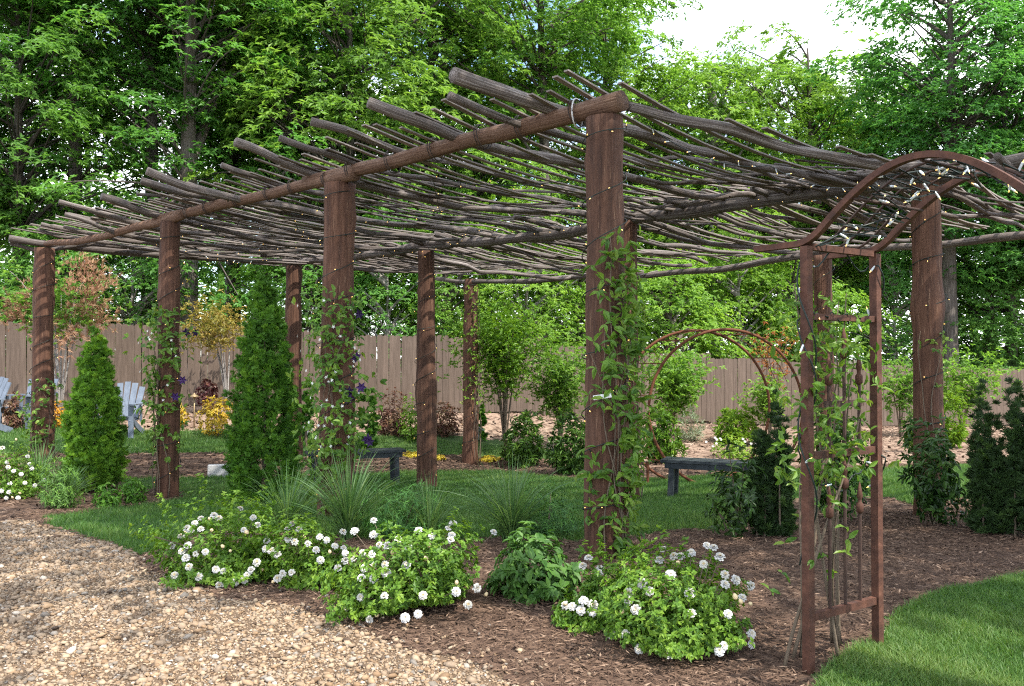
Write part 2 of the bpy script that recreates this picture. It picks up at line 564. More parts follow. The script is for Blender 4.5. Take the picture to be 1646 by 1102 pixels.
GRAVEL = gpoly([(-160, 838), (60, 838), (150, 868), (225, 893), (240, 915), (288, 944), (360, 964), (470, 980), (560, 1010), (660, 1045), (770, 1080), (850, 1120)],
               [(.35, 3.2), (.9, 1), (1.5, -8), (-20, -8), (-20, 8.8)])
LAWN1 = gpoly([(62, 832), (225, 893), (262, 880), (300, 860), (400, 852), (560, 868), (700, 872), (800, 864), (940, 870), (1020, 862), (1100, 850),
               (1190, 856), (1230, 815), (1290, 800), (1420, 800), (1470, 812), (1560, 800), (1700, 775), (1700, 735), (1440, 752), (1240, 758), (1060, 770), (940, 772),
               (800, 757), (640, 760), (480, 768), (290, 768), (195, 768), (195, 788), (285, 783), (292, 800), (240, 812), (160, 820)])
LAWN2 = gpoly([(-200, 735), (190, 728), (330, 728), (480, 735), (620, 724), (740, 730), (870, 738), (980, 758), (905, 726), (800, 706), (700, 699), (560, 699), (280, 692), (-200, 685)])
LAWN3 = gpoly([(1300, 1120), (1330, 1072), (1418, 1032), (1430, 988), (1500, 963), (1646, 930), (1900, 900)], [(7.5, 4.5), (9, -6), (1.6, -6), (1.05, 2.6)])
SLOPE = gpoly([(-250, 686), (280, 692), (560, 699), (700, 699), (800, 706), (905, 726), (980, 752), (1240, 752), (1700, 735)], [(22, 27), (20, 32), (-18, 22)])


def zone(P):
    """0 mulch 1 gravel 2 lawn 3 mulch painted sunlit, edges wobbled"""
    Q = P + np.stack([snoise(P, 3, 3, 1.5), snoise(P, 4, 3, 1.5)], 1) * .07 + rng.normal(size=P.shape) * .012
    z = np.zeros(len(P), int)
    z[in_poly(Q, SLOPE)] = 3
    z[in_poly(Q, LAWN1) | in_poly(Q, LAWN2) | in_poly(Q, LAWN3)] = 2
    z[in_poly(Q, GRAVEL)] = 1
    return z

# ------------------------------------------------------------------ ground
def axis(a, b, step, far, grow=1.35):
    core = list(np.arange(a, b + 1e-6, step))
    lo, hi, s = [], [], step
    while (lo[-1] if lo else a) > -far:
        s *= grow
        lo.append((lo[-1] if lo else a) - s)
    s = step
    while (hi[-1] if hi else b) < far:
        s *= grow
        hi.append((hi[-1] if hi else b) + s)
    return np.array(lo[::-1] + core + hi)


gx, gy = axis(-13, 14, .12, 500), axis(1.5, 24, .11, 500)
GXX, GYY = np.meshgrid(gx, gy)
gxy = np.stack([GXX.ravel(), GYY.ravel()], 1)
gz = terrain(gxy) + .012 * snoise(gxy, 8, 2, 1.2)


def rough_z(xy):
    xy = np.atleast_2d(xy)
    return terrain(xy) + .012 * snoise(xy, 8, 2, 1.2)


nx, ny = len(gx), len(gy)
qi = (np.arange(ny - 1)[:, None] * nx + np.arange(nx - 1)[None]).ravel()
GQ = np.stack([qi, qi + 1, qi + nx + 1, qi + nx], 1)
gcent = gxy[GQ].mean(1)
ginner = (gcent[:, 0] > -40) & (gcent[:, 0] < 40) & (gcent[:, 1] > -12) & (gcent[:, 1] < 34)
gzone = np.zeros(len(GQ), int)
gzone[ginner] = zone(gcent[ginner])


def sheet(name, faces, dz, mat, label, cat, kind="structure"):
    used, inv = np.unique(faces.ravel(), return_inverse=True)
    V = np.column_stack([gxy[used], gz[used] + dz])
    o = part(name, MB().add(V, inv.reshape(-1, 4)), mat, smooth=True)
    return tag(o, label, cat, kind=kind)


far_floor = (gcent[:, 1] > 33) | (gcent[:, 0] < -22) | (gcent[:, 0] > 26) | (gcent[:, 1] < -9)
sheet("ground", GQ, 0, M['mulch'], "brown shredded bark mulch covering the planting beds", "mulch")
sheet("forest_floor", GQ[far_floor], .006, M['floor'], "shaded leaf litter ground beyond the fence", "ground")
sheet("gravel_path", GQ[gzone == 1], .004, M['gravel'], "tan pebble gravel path in front of the pergola", "gravel path")
sheet("lawn", GQ[gzone == 2], .004, M['turf'], "mown green lawn under and around the pergola", "lawn")
sheet("bark_slope", GQ[(gzone == 3) & ~far_floor], .004, M['slope'], "bark slope rising to the fence, coloured lighter as if sunlit", "bark slope")

# pebbles
PHI = (1 + 5 ** .5) / 2
ICO_V = nrm(np.array([(-1, PHI, 0), (1, PHI, 0), (-1, -PHI, 0), (1, -PHI, 0), (0, -1, PHI), (0, 1, PHI), (0, -1, -PHI), (0, 1, -PHI), (PHI, 0, -1), (PHI, 0, 1), (-PHI, 0, -1), (-PHI, 0, 1)], float))
ICO_F = np.array([(0, 11, 5), (0, 5, 1), (0, 1, 7), (0, 7, 10), (0, 10, 11), (1, 5, 9), (5, 11, 4), (11, 10, 2), (10, 7, 6), (7, 1, 8), (3, 9, 4), (3, 4, 2), (3, 2, 6), (3, 6, 8), (3, 8, 9), (4, 9, 5), (2, 4, 11), (6, 2, 10), (8, 6, 7), (9, 8, 1)])


def pebble_verts(n, size):
    v = np.repeat(ICO_V[None], n, 0) * (1 + rng.normal(size=(n, 12, 1)) * .16)
    v = v * np.stack([rng.uniform(.8, 1.35, n), rng.uniform(.65, 1.1, n), rng.uniform(.42, .75, n)], 1)[:, None]
    a = rng.uniform(0, 6.28, n)
    c, s = np.cos(a)[:, None], np.sin(a)[:, None]
    x, y, z = v[..., 0], v[..., 1], v[..., 2]
    t = rng.normal(size=(n, 1)) * .25
    v = np.stack([c * x - s * y, s * x + c * y, z + t * x], -1)
    return v * size[:, None, None]


def scatter(n, xr, yr, want, near_bias=0.0, margin=90, inner=-1):
    """points on the wanted ground zone"""
    out = []
    tot = 0
    while tot < n:
        y = yr[0] + (yr[1] - yr[0]) * rng.random(n * 2) ** (1 + near_bias)
        p = np.column_stack([rng.uniform(*xr, n * 2), y])
        px = W / 2 + FPX * p[:, 0] / p[:, 1]
        p = p[(px > -margin) & (px < W + margin) & ((px < -inner) | (px > W + inner) | (inner < 0))]
        p = p[zone(p) == want]
        out.append(p)
        tot += len(p)
        if len(p) == 0:
            break
    return np.concatenate(out)[:n]


pp = np.concatenate([scatter(38000, (-6.2, .9), (3.6, 8.8), 1, .35), scatter(7000, (-8, .9), (2.6, 8.8), 1, .2, 520, 90)])
ps = np.clip(rng.lognormal(-5.14, .53, len(pp)), .0035, .028) * (1 + .25 * (pp[:, 1] - 4) / 4)
edge_p = scatter(3500, (-4, .9), (3.8, 8.5), 0, .2)      # strays kicked into the mulch edge
dG = np.array([np.min(np.hypot(*(GRAVEL[:11] - q).T)) for q in edge_p])
edge_p = edge_p[dG < .55 * rng.random(len(dG)) ** 1.5 + .06]
pp = np.concatenate([pp, edge_p])
ps = np.concatenate([ps, np.clip(rng.lognormal(-4.5, .3, len(edge_p)), .006, .02)])
pv = pebble_verts(len(pp), ps) + np.column_stack([pp, rough_z(pp) + .004 + ps * .25])[:, None]
tint = np.clip(rng.normal(.5, .24, len(pp)), 0, 1)
dist = pp[:, 1]
order = np.argsort(-(ps / dist))
big, small = order[:260], order[260:]
OCT_V = np.array([(1, 0, 0), (-1, 0, 0), (0, 1, 0), (0, -1, 0), (0, 0, 1), (0, 0, -1)], float)
OCT_F = np.array([(0, 2, 4), (2, 1, 4), (1, 3, 4), (3, 0, 4), (2, 0, 5), (1, 2, 5), (3, 1, 5), (0, 3, 5)])
nearer = order[260:15000]
farther = order[15000:]
gb = MB().add(pv[nearer].reshape(-1, 3), (ICO_F[None] + (np.arange(len(nearer)) * 12)[:, None, None]).reshape(-1, 3), np.repeat(tint[nearer], 12))
ov_ = np.repeat(OCT_V[None], len(farther), 0) * (1 + rng.normal(size=(len(farther), 6, 1)) * .2) * [1.1, .9, .65]
aa = rng.uniform(0, 6.28, len(farther))[:, None]
ov_ = np.stack([ov_[..., 0] * np.cos(aa) - ov_[..., 1] * np.sin(aa), ov_[..., 0] * np.sin(aa) + ov_[..., 1] * np.cos(aa), ov_[..., 2]], -1) * 1.15 * ps[farther][:, None, None]
ov_ = ov_ + np.column_stack([pp[farther], rough_z(pp[farther]) + .004 + ps[farther] * .25])[:, None]
gb.add(ov_.reshape(-1, 3), (OCT_F[None] + (np.arange(len(farther)) * 6)[:, None, None]).reshape(-1, 3), np.repeat(tint[farther], 6))
tag(part("gravel", gb, M['pebble'], smooth=True),
    "small tan and cream pebbles covering the path", "gravel", kind="stuff")
gp = [o for o in bpy.data.objects if o.name == "gravel_path"][0]
for k in big:
    c = np.append(pp[k], rough_z(pp[k])[0] + .006 + ps[k] * .3)
    me = MB().add(pv[k] * 1.0, ICO_F, tint[k]).mesh("pebble", M['pebble'], c, True)
    obj("pebble", me, gp, tuple(c))

# mulch chips
def chips(n, xr, yr, want, mat, name, label, lo, hi, bias=.5):
    p = np.concatenate([scatter(n, xr, yr, want, bias), scatter(n // 8, (xr[0] - 2, xr[1] + 2), yr, want, bias, 480, 90)])
    n = len(p)
    L = rng.uniform(lo, hi, n) * (1 + .08 * p[:, 1])
    Wd = L * rng.uniform(.10, .28, n)
    a = rng.uniform(0, 6.28, n)
    d = np.stack([np.cos(a), np.sin(a), rng.normal(size=n) * .22], 1)
    d = nrm(d)
    s = nrm(np.cross(np.array([0, 0, 1.0]) + rng.normal(size=(n, 3)) * .25, d))
    u = np.cross(d, s)
    c = np.column_stack([p, rough_z(p) + .008 + rng.random(n) * .012])
    V = np.stack([c - d * L[:, None] / 2, c + s * Wd[:, None] / 2 + d * L[:, None] * .1, c + d * L[:, None] / 2, c - s * Wd[:, None] / 2, c + u * Wd[:, None] * .35], 1)
    F = np.array([[0, 4, 3], [0, 1, 4], [1, 2, 4], [2, 3, 4]])
    o = part(name, MB().add(V.reshape(-1, 3), (F[None] + (np.arange(n) * 5)[:, None, None]).reshape(-1, 3), np.repeat(np.clip(rng.beta(1.6, 2.6, n), 0, 1), 5)), mat)
    return tag(o, label, "mulch", kind="stuff")


chips(60000, (-5, 7.5), (3.4, 9.5), 0, M['chips'], "mulch_chips", "shredded brown bark chips on the planting beds", .012, .046)
chips(12000, (-9, 12), (8.5, 19), 0, M['chips'], "mulch_shreds", "bark shreds in the beds behind the pergola lawn", .03, .08, .1)
chips(16000, (-13, 14), (15, 27), 3, M['slopechips'], "bark_shreds", "bark shreds coloured lighter for sunlight, strewn over the slope", .05, .12, .1)

# lawn grass
def blades(n, xr, yr, h, w, seg, bias=.3):
    p = np.concatenate([scatter(n, xr, yr, 2, bias), scatter(n // 8, (xr[0] - 3, xr[1] + 3), yr, 2, bias, 480, 90)])
    n = len(p)
    patch = snoise(p, 21, 3, .9) + .6 * snoise(p, 22, 2, 3.1)
    hh = h * rng.uniform(.55, 1.2, n) * (1 + .25 * patch)
    a = rng.uniform(0, 6.28, n)
    s = np.stack([np.cos(a), np.sin(a), np.zeros(n)], 1)
    lean = np.stack([rng.normal(size=n), rng.normal(size=n), np.zeros(n)], 1) * .38
    b = np.column_stack([p, rough_z(p)])
    t = np.clip(.45 + .22 * patch + rng.normal(size=n) * .2, 0, 1)
    up = np.array([0, 0, 1.0])
    if seg == 1:
        V = np.stack([b - s * w / 2, b + s * w / 2, b + (up + lean) * hh[:, None]], 1)
        F = np.array([[0, 1, 2]])
    else:
        m = b + (up + lean * .35) * hh[:, None] * .55
        V = np.stack([b - s * w / 2, b + s * w / 2, m - s * w * .38, m + s * w * .38, b + (up * .92 + lean) * hh[:, None]], 1)
        F = np.array([[0, 1, 3], [0, 3, 2], [2, 3, 4]])
    return V.reshape(-1, 3), (F[None] + (np.arange(n) * V.shape[1])[:, None, None]).reshape(-1, 3), np.repeat(t, V.shape[1])


gm = MB()
gm.add(*blades(64000, (1.0, 6.5), (3.0, 7.2), .055, .0045, 3, .2))
gm.add(*blades(190000, (-6, 9), (6.8, 16), .06, .0085, 1, .25))
gm.add(*blades(60000, (-13, 6), (12.5, 18.5), .07, .013, 1, .1))
tag(part("grass", gm, LM['lawn']), "fine green grass blades of the mown lawn", "grass", kind="stuff")

# ------------------------------------------------------------------ fence
FL = np.array([(-16, 18.5), (-11.4, 19.4), (-7.5, 20.0), (-.35, 21.5), (6.5, 24.0), (13, 27.0), (20, 30.2)])
seg = np.linalg.norm(np.diff(FL, axis=0), axis=1)
cum = np.concatenate([[0], np.cumsum(seg)])
fence = thing("board_fence", onground(*FL[0]), "tall brown stained board fence with dog-eared tops behind the garden", "fence")


def fence_pt(s):
    k = min(np.searchsorted(cum, s, side='right') - 1, len(seg) - 1)
    return FL[k] + (FL[k + 1] - FL[k]) * (s - cum[k]) / seg[k], nrm(FL[k + 1] - FL[k])


def board_mesh(h, w, ear):
    q = np.array([(-w / 2, 0), (w / 2, 0), (w / 2, h - ear), (w / 2 - ear * .75, h - ear * .12), (w / 2 - ear * 1.2, h), (-w / 2 + ear * 1.2, h), (-w / 2 + ear * .75, h - ear * .12), (-w / 2, h - ear)])
    n = len(q)
    V = np.concatenate([np.column_stack([q[:, 0], np.full(n, -.009), q[:, 1]]), np.column_stack([q[:, 0], np.full(n, .009), q[:, 1]])])
    i = np.arange(n)
    j = (i + 1) % n
    F4 = np.stack([i, i + n, j + n, j], 1)[:, ::-1]
    return MB().add(V, [np.arange(n)[None], (np.arange(n) + n)[::-1][None], F4]).mesh("board", M['fence'])


boards = [board_mesh(1.83 + d, .138, .034) for d in (-.01, 0, .008)]
s = 0.0
panel = 2.44
k = 0
base = None
while s < cum[-1] and k < 290:
    p, t = fence_pt(s)
    pi = int(s / panel)
    mid, _ = fence_pt(min((pi + .5) * panel, cum[-1] - .01))
    z = tz(*mid) + .04
    n = np.array([t[1], -t[0]])
    o = obj("board", boards[rng.integers(3)], fence, tuple(np.array([p[0] + n[0] * rng.normal() * .003, p[1] + n[1] * rng.normal() * .003, z + rng.normal() * .006]) - WL[fence]))
    o.rotation_euler = (rng.normal() * .002, rng.normal() * .005, math.atan2(t[1], t[0]) + rng.normal() * .012)
    s += .1435
    k += 1
for zz in (.3, 1.0, 1.6):                                 # rails on the far side
    for pi in range(int(cum[-1] / panel)):
        a, t = fence_pt(pi * panel + .02)
        b, _ = fence_pt((pi + 1) * panel - .02)
        mid, _ = fence_pt((pi + .5) * panel)
        n = np.array([-t[1], t[0]]) * .035
        z = tz(*mid) + .04 + zz
        part("rail", MB().add(*bar((*(a + n), z), (*(b + n), z), .04, .09)), M['fence'], fence)
for pi in range(int(cum[-1] / panel) + 1):
    a, t = fence_pt(min(pi * panel, cum[-1] - .01))
    n = np.array([-t[1], t[0]]) * .11
    b0 = onground(*(a + n), -.2)
    part("fence_post", MB().add(*box(b0 + Z_ * .95, (*t, 0), (-t[1], t[0], 0), Z_, .09, .09, 1.9)), M['fence'], fence)

# ------------------------------------------------------------------ pergola
GP = np.array([[(-7, 13), (-4.3, 10.9), (-1.8, 8.9), (.71, 6.67)],
               [(-3.8, 15.2), (-1.29, 13), (1.5, 11.2), (4.2, 8.8)],
               [(-.80, 17.0), (2.0, 15.3), (4.8, 13.4), (7.5, 11.1)]], float)
TOP = np.array([[3.14, 3.20, 3.28, 3.35], [3.10, 3.10, 3.26, 3.27], [3.04, 2.90, 3.08, 3.12]])
RAD = np.array([[.145, .122, .168, .148], [.135, .135, .13, .132], [.14, .14, .14, .15]])
pergola = thing("pergola", onground(.71, 6.67), "long rustic pergola of log posts with an open roof of branches", "pergola")


def lerp_grid(A, t, s):
    """bilinear on a (3,4) grid with extrapolation; t 0..3 along the rows, s 0..2 back"""
    t, s = np.asarray(t, float), np.asarray(s, float)
    i = np.clip(np.floor(t).astype(int), 0, 2)
    j = np.clip(np.floor(s).astype(int), 0, 1)
    u, v = t - i, s - j
    if A.ndim == 3:
        u, v = u[..., None], v[..., None]
    return A[j, i] * (1 - u) * (1 - v) + A[j, i + 1] * u * (1 - v) + A[j + 1, i] * (1 - u) * v + A[j + 1, i + 1] * u * v


def roof(t, s, lift):
    t, s = np.broadcast_arrays(np.asarray(t, float), np.asarray(s, float))
    xy = lerp_grid(GP, t, s)
    j = np.clip(np.floor(s), 0, 1)
    v = s - j
    sag = np.where(j == 0, .125 * (.35 + .65 * np.clip(t / 2, 0, 1)), .13) * 4 * v * (1 - v)
    sag = np.where(s > 2, 0, sag)
    return np.concatenate([xy, (lerp_grid(TOP, t, s) - sag + lift)[..., None]], -1)


for j in range(3):
    for i in range(4):
        x, y = GP[j, i]
        b = onground(x, y, -.25)
        top = np.array([x, y, TOP[j, i]])
        n = 44
        h = np.linspace(0, 1, n)[:, None]
        sd = 17 + j * 7 + i * 3
        path = b + (top - b) * h
        path[:, :2] += np.stack([snoise(h * np.array([[1.1, 0, 0]]) + sd, sd, 2), snoise(h * np.array([[0, 1.1, 0]]) + sd, sd + 1, 2)], 1) * .028
        rr = RAD[j, i] * (1.10 - .14 * h[:, 0] + .14 * np.exp(-h[:, 0] * 14)) * (1 + .05 * snoise(np.column_stack([h[:, 0] * 4, h[:, 0] * 0, h[:, 0] * 0 + sd]), sd + 2, 2))
        if (j, i) == (1, 3):                              # the burl on the right post
            rr = rr * (1 + .22 * np.exp(-((h[:, 0] - .66) / .05) ** 2))
        if (j, i) == (1, 1):
            rr = rr * (1 + .10 * np.exp(-((h[:, 0] - .45) / .05) ** 2))
        V, Fq, tn, gr = tube(path, rr, 22, .075, sd)
        kr = np.random.default_rng(sd)                    # knots and trimmed branch collars
        ctr = np.repeat(path, 22, 0)
        for _ in range(7):
            kz, ka, kw = kr.uniform(.3, 3.1), kr.uniform(0, 6.283), kr.uniform(.035, .08)
            kc = np.array([x + math.cos(ka) * RAD[j, i], y + math.sin(ka) * RAD[j, i], kz])
            dd = np.linalg.norm((V - kc) * [1, 1, .75], axis=1)
            V = V + nrm((V - ctr) * [1, 1, 0]) * (np.exp(-(dd / kw) ** 2) * kr.uniform(.012, .035))[:, None]
        po = part("post", MB().add(V, Fq, tn, gr), M['post'], pergola, True)

# row beams
def log_path(pts, n, wob, seed):
    P = np.asarray(pts, float)
    L = np.concatenate([[0], np.cumsum(np.linalg.norm(np.diff(P, axis=0), axis=1))])
    q = np.linspace(0, L[-1], n)
    out = np.stack([np.interp(q, L, P[:, k]) for k in range(3)], 1)
    e = np.minimum(1, np.minimum(q, L[-1] - q) * 2 + .25)[:, None]
    w = np.stack([snoise(np.column_stack([q * .75, q * 0 + seed, q * 0]), seed + 5, 3), snoise(np.column_stack([q * .55, q * 0 + seed * 2., q * 0]), seed + 9, 3)], 1)
    d = nrm(P[-1] - P[0])
    side = nrm(np.cross(d, Z_))
    return out + (w[:, :1] * side + w[:, 1:] * Z_ * .8) * wob * e


def log(name, pts, r0, r1, wob=.05, seed=1, mat='log', seg=9, n=None, rough=.10):
    L = np.linalg.norm(np.diff(np.asarray(pts), axis=0), axis=1).sum()
    n = n or max(8, int(L * 7))
    p = log_path(pts, n, wob, seed)
    rr = np.linspace(r0, r1, n) * (1 + .10 * snoise(np.column_stack([np.linspace(0, L * 1.6, n), np.zeros(n), np.full(n, seed)]), seed + 31, 2))
    mb = MB().add(*tube(p, rr, seg, rough, seed))
    rs = random.Random(seed)
    for _ in range(rs.randint(1, 3) if r0 > .02 else 0):     # stubs of cut side twigs
        i = rs.randrange(2, n - 2)
        d = nrm(np.array([rs.gauss(0, 1), rs.gauss(0, 1), rs.gauss(0, .6)]) + (p[i + 1] - p[i]) * 6)
        mb.add(*tube(np.array([p[i], p[i] + d * (rr[i] + rs.uniform(.015, .09))]), np.array([rr[i] * .5, rr[i] * .28]), 6, .1, seed))
    return part(name, mb, M[mat], pergola, True), p


bt = lambda t, s, l=.08: roof(t, s, l)
_, beamA = log("beam", [bt(3.05, 0, .088), bt(2.6, 0, .075), bt(2.2, 0, .08), bt(1.85, 0, .10)], .083, .067, .05, 3, 'beam', 14)
_, beamB = log("beam", [bt(2.1, 0, .055), bt(1.5, 0, .06), bt(.9, 0, .08)], .066, .055, .06, 4, 'beam', 12)
_, beamC = log("beam", [bt(1.1, 0, .06), bt(.7, 0, .02), bt(.3, 0, .01), bt(.02, 0, .06)], .058, .04, .05, 8, 'beam', 12)
log("beam", [roof(2.9, 1, .07), roof(2.4, 1, .06), roof(1.9, 1, .08)], .085, .075, .06, 11)
log("beam", [roof(3.05, 1, .10), roof(2.6, 1, .16), roof(2.15, 1, .12)], .07, .05, .10, 12)
log("beam", [roof(2.1, 1, .07), roof(1.5, 1, .03), roof(.9, 1, .08)], .08, .065, .06, 13)
log("beam", [roof(1.15, 1, .06), roof(.5, 1, .03), roof(-.1, 1, .08)], .07, .055, .07, 14)
log("beam", [roof(3.3, 1, .12), roof(3.0, 1, .05), roof(2.8, 1, .05)], .075, .07, .04, 15)
log("beam", [roof(3.1, 2, .06), roof(2.5, 2, .0), roof(1.9, 2, .05)], .06, .05, .08, 16)
log("beam", [roof(2.1, 2, .05), roof(1.5, 2, -.02), roof(.9, 2, .05)], .06, .045, .08, 18)
log("beam", [roof(1.1, 2, .05), roof(.5, 2, -.02), roof(-.25, 2, .02)], .06, .04, .08, 19)
log("beam", [roof(3.0, 2, .05), roof(3.5, 2, .0)], .055, .05, .05, 20)
# edge logs
log("edge_log", [roof(3.03, .03, .10), roof(3.03, .30, .22), roof(3.02, .62, .18), roof(3.02, 1.05, .17)], .042, .058, .13, 22, 'log', 12)
log("edge_log", [roof(-.02, -.11, .10), roof(-.02, .1, .09), roof(0, .6, .06), roof(0, 1.05, .12)], .055, .045, .05, 23)
log("edge_log", [roof(-.04, -.10, .04), roof(-.04, .0, -.03), roof(.05, .14, .12), roof(.08, .7, .09)], .028, .045, .02, 24)

# rafters: front bay with long butt ends, then the rear bay
R = random.Random(4)
front_t = [2.84, 2.73, 2.50, 2.27, 2.08, 1.90, 1.66, 1.47, 1.30, 1.12, .95, .74, .58, .42, .28, .14]
over = [.23, .17, .21, .22, .20, .22, .15, .27, .22, .16, .20, .24, .16, .10, .12, .08]
rad0 = [.060, .034, .050, .036, .030, .046, .028, .046, .042, .022, .042, .036, .034, .026, .028, .024]
for k, (t, ov, r) in enumerate(zip(front_t, over, rad0)):
    e = R.uniform(1.0, 1.16)
    sk = R.uniform(.02, .16)
    lift = .135 - .035 * max(0, 1 - t) + R.uniform(-.015, .02)
    pts = [roof(t + .02, -ov, lift + .02 + R.uniform(-.05, .05)), roof(t, 0, lift), roof(t - sk * .45, .45, lift - .02), roof(t - sk, e, lift - .03)]
    log("rafter", pts, r, r * R.uniform(.45, .7), R.uniform(.10, .19), 40 + k, 'log', 10, rough=.16)
rear_t = np.linspace(.02, 3.3, 26)
for k, t in enumerate(rear_t):
    t = t + R.uniform(-.05, .05)
    sk = R.uniform(-.05, .22)
    r = R.uniform(.018, .042)
    lift = .16 + R.uniform(-.02, .05)
    pts = [roof(t + .03, .90 + R.uniform(-.12, .1), lift), roof(t - sk * .5, 1.5, lift - .02), roof(t - sk, 2.0 + R.uniform(.0, .12), lift - .02)]
    log("rafter", pts, r, r * R.uniform(.5, .8), R.uniform(.09, .18), 80 + k, 'log', 8, rough=.16)
for k in range(70):                                      # crooked thin branches laid between the rafters
    t = R.uniform(.1, 3.0)
    s0 = R.choice([R.uniform(-.1, .3) if t < 2 else R.uniform(.4, .9), R.uniform(.3, .9), R.uniform(1.0, 1.3)])
    ln = R.uniform(.5, .9)
    sk = R.uniform(-.25, .3)
    lift = .15 + R.uniform(-.04, .08)
    r = R.uniform(.009, .024)
    pts = [roof(t, s0, lift), roof(t - sk * .5, s0 + ln / 2, lift), roof(t - sk, min(s0 + ln, 2.1), lift)]
    log("branch", pts, r, r * .6, R.uniform(.08, .16), 130 + k, 'log', 6)


def lath(t0, k, s0, s1, lift, w, th, seed):
    n = 9
    s = np.linspace(s0, s1, n)
    P = roof(t0 - k * s, s, lift)
    P[:, 2] += .015 * snoise(np.column_stack([s * 2, s * 0 + seed, s * 0]), seed, 2)
    T = nrm(np.gradient(P, axis=0))
    S = nrm(np.cross(T, Z_)) * w / 2
    U = Z_ * th / 2
    V = np.stack([P - S - U, P + S - U, P + S + U, P - S + U], 1).reshape(-1, 3)
    i = (np.arange(n - 1) * 4)[:, None]
    j = np.arange(4)[None]
    F = np.stack([i + j, i + (j + 1) % 4, i + 4 + (j + 1) % 4, i + 4 + j], -1).reshape(-1, 4)
    L = np.concatenate([[0], np.cumsum(np.linalg.norm(np.diff(P, axis=0), axis=1))])
    g = np.stack([np.tile([0, 1, 1, 0], n) + seed, np.tile([0, 0, 1, 1], n), np.repeat(L, 4)], 1)
    part("lath", MB().add(V, [F, np.array([[3, 2, 1, 0]]), np.array([[0, 1, 2, 3]]) + (n - 1) * 4], .5, g), M['lath'], pergola)


seed = 0
t0 = .05
while t0 < 3.36:
    kk = .26 + R.uniform(-.05, .06)
    s_in = max(-R.uniform(.06, .15), (t0 - 3.06) / kk - .06)
    if s_in < .85:
        lath(t0, kk, s_in, R.uniform(.86, 1.1), .185 + R.uniform(-.015, .03), R.uniform(.042, .06), .013, seed)
    seed += 1
    t0 += R.uniform(.024, .040) if t0 < 1.4 else R.uniform(.042, .068)
t0 = .05
while t0 < 3.9:
    kk = .22 + R.uniform(-.08, .08)
    if t0 - kk * 1.0 < 3.5:
        lath(t0, kk, R.uniform(.9, 1.02), R.uniform(1.85, 2.1), .215 + R.uniform(-.015, .03), R.uniform(.04, .065), .014, seed)
    seed += 1
    t0 += R.uniform(.032, .052)

# wire ties round the beam where rafters cross
for bp in (beamA, beamB):
    for f in (.12, .27, .40, .55, .70, .84):
        i = int(f * (len(bp) - 1))
        c, d = bp[i], nrm(bp[min(i + 1, len(bp) - 1)] - bp[i - 1])
        a = nrm(np.cross(d, Z_))
        for q in (-.018, .012):
            th = np.linspace(0, 6.28, 22)
            rr = .098 if bp is beamA else .078
            ring = c + d * (q + .02 * np.sin(th)[:, None]) + rr * (np.cos(th)[:, None] * a + np.sin(th)[:, None] * Z_ * 1.12)
            part("wire_tie", MB().add(*tube(ring, .005, 5, caps=False)), M['tie'], pergola, True)
c, d = beamA[3], nrm(beamA[4] - beamA[2])
a = nrm(np.cross(d, Z_))
th = np.linspace(0, 6.28, 22)
part("wire_tie", MB().add(*tube(c + d * (.03 * np.cos(th)[:, None]) + .105 * (np.cos(th)[:, None] * a + np.sin(th)[:, None] * Z_ * 1.1), .006, 5, caps=False)), M['wtie'], pergola, True)

# ------------------------------------------------------------------ iron arbor
AF = gnd(1300, 1082)                                     # front left foot
AB = gnd(1411, 1046)                                     # rear left foot
dep = nrm((AB - AF) * [1, 1, 0])
acr = np.array([dep[1], -dep[0], 0])                     # across the opening, towards the camera's right
SPAN, DEPTH = 1.12, float(np.linalg.norm((AB - AF)[:2]))
arbor = thing("garden_arbor", AF, "rusty iron arbor with curved top and string lights beside the mulch bed", "arbor")
ZP = 2.03
for q in (0, SPAN):
    for e in (0, DEPTH):
        b = AF + acr * q + dep * e
        zg = tz(b[0], b[1])
        part("post", MB().add(*box((b[0], b[1], (zg - .1 + ZP) / 2), dep, acr, Z_, .041, .041, ZP - zg + .1)), M['rust'], arbor)
    o_ = AF + acr * q
    for zz, hh in ((.26, .036), (1.02, .034), (1.68, .03), (2.012, .03)):
        part("rail", MB().add(*bar(o_ + dep * .031 + Z_ * zz, o_ + dep * (DEPTH - .031) + Z_ * zz, .03, hh)), M['rust'], arbor)
    for z0, z1 in ((.28, .72), (1.04, 1.36)):
        for f, dz in ((.30, 0), (.52, .13), (.74, 0)):
            p0 = o_ + dep * DEPTH * f
            zt = z1 + dz
            bm = MB().add(*tube(np.array([p0 + Z_ * z0, p0 + Z_ * zt]), .0085, 6))
            pk = part("picket", bm, M['iron'], arbor)
            prof = [(-.01, .009), (0, .019), (.035, .019), (.045, .010), (.06, .010), (.075, .016), (.10, .012), (.145, .002)]
            part("finial", MB().add(*tube(np.array([p0 + Z_ * (zt + a) for a, _ in prof]), np.array([b for _, b in prof]), 8)), M['rust'], pk, True)
    part("rail", MB().add(*bar(o_ + dep * DEPTH * .24 + Z_ * 1.26, o_ + dep * DEPTH * .80 + Z_ * 1.26, .012, .03)), M['iron'], arbor)


def arch_path(e, rise=.31, n=40):
    """wing, S-curve, arch, S-curve, wing"""
    u = np.linspace(-.30, SPAN + .30, n + 20)
    c = SPAN / 2
    w = np.abs(u - c) / c
    a = np.cos(np.pi / 2 * np.clip(w * 1.04, 0, 1))
    z = ZP + .015 + rise * a
    z = np.convolve(np.pad(z, 2, mode='edge'), np.ones(5) / 5, 'valid')
    return AF + acr * u[:, None] + dep * e + Z_ * (z[:, None] - AF[2])


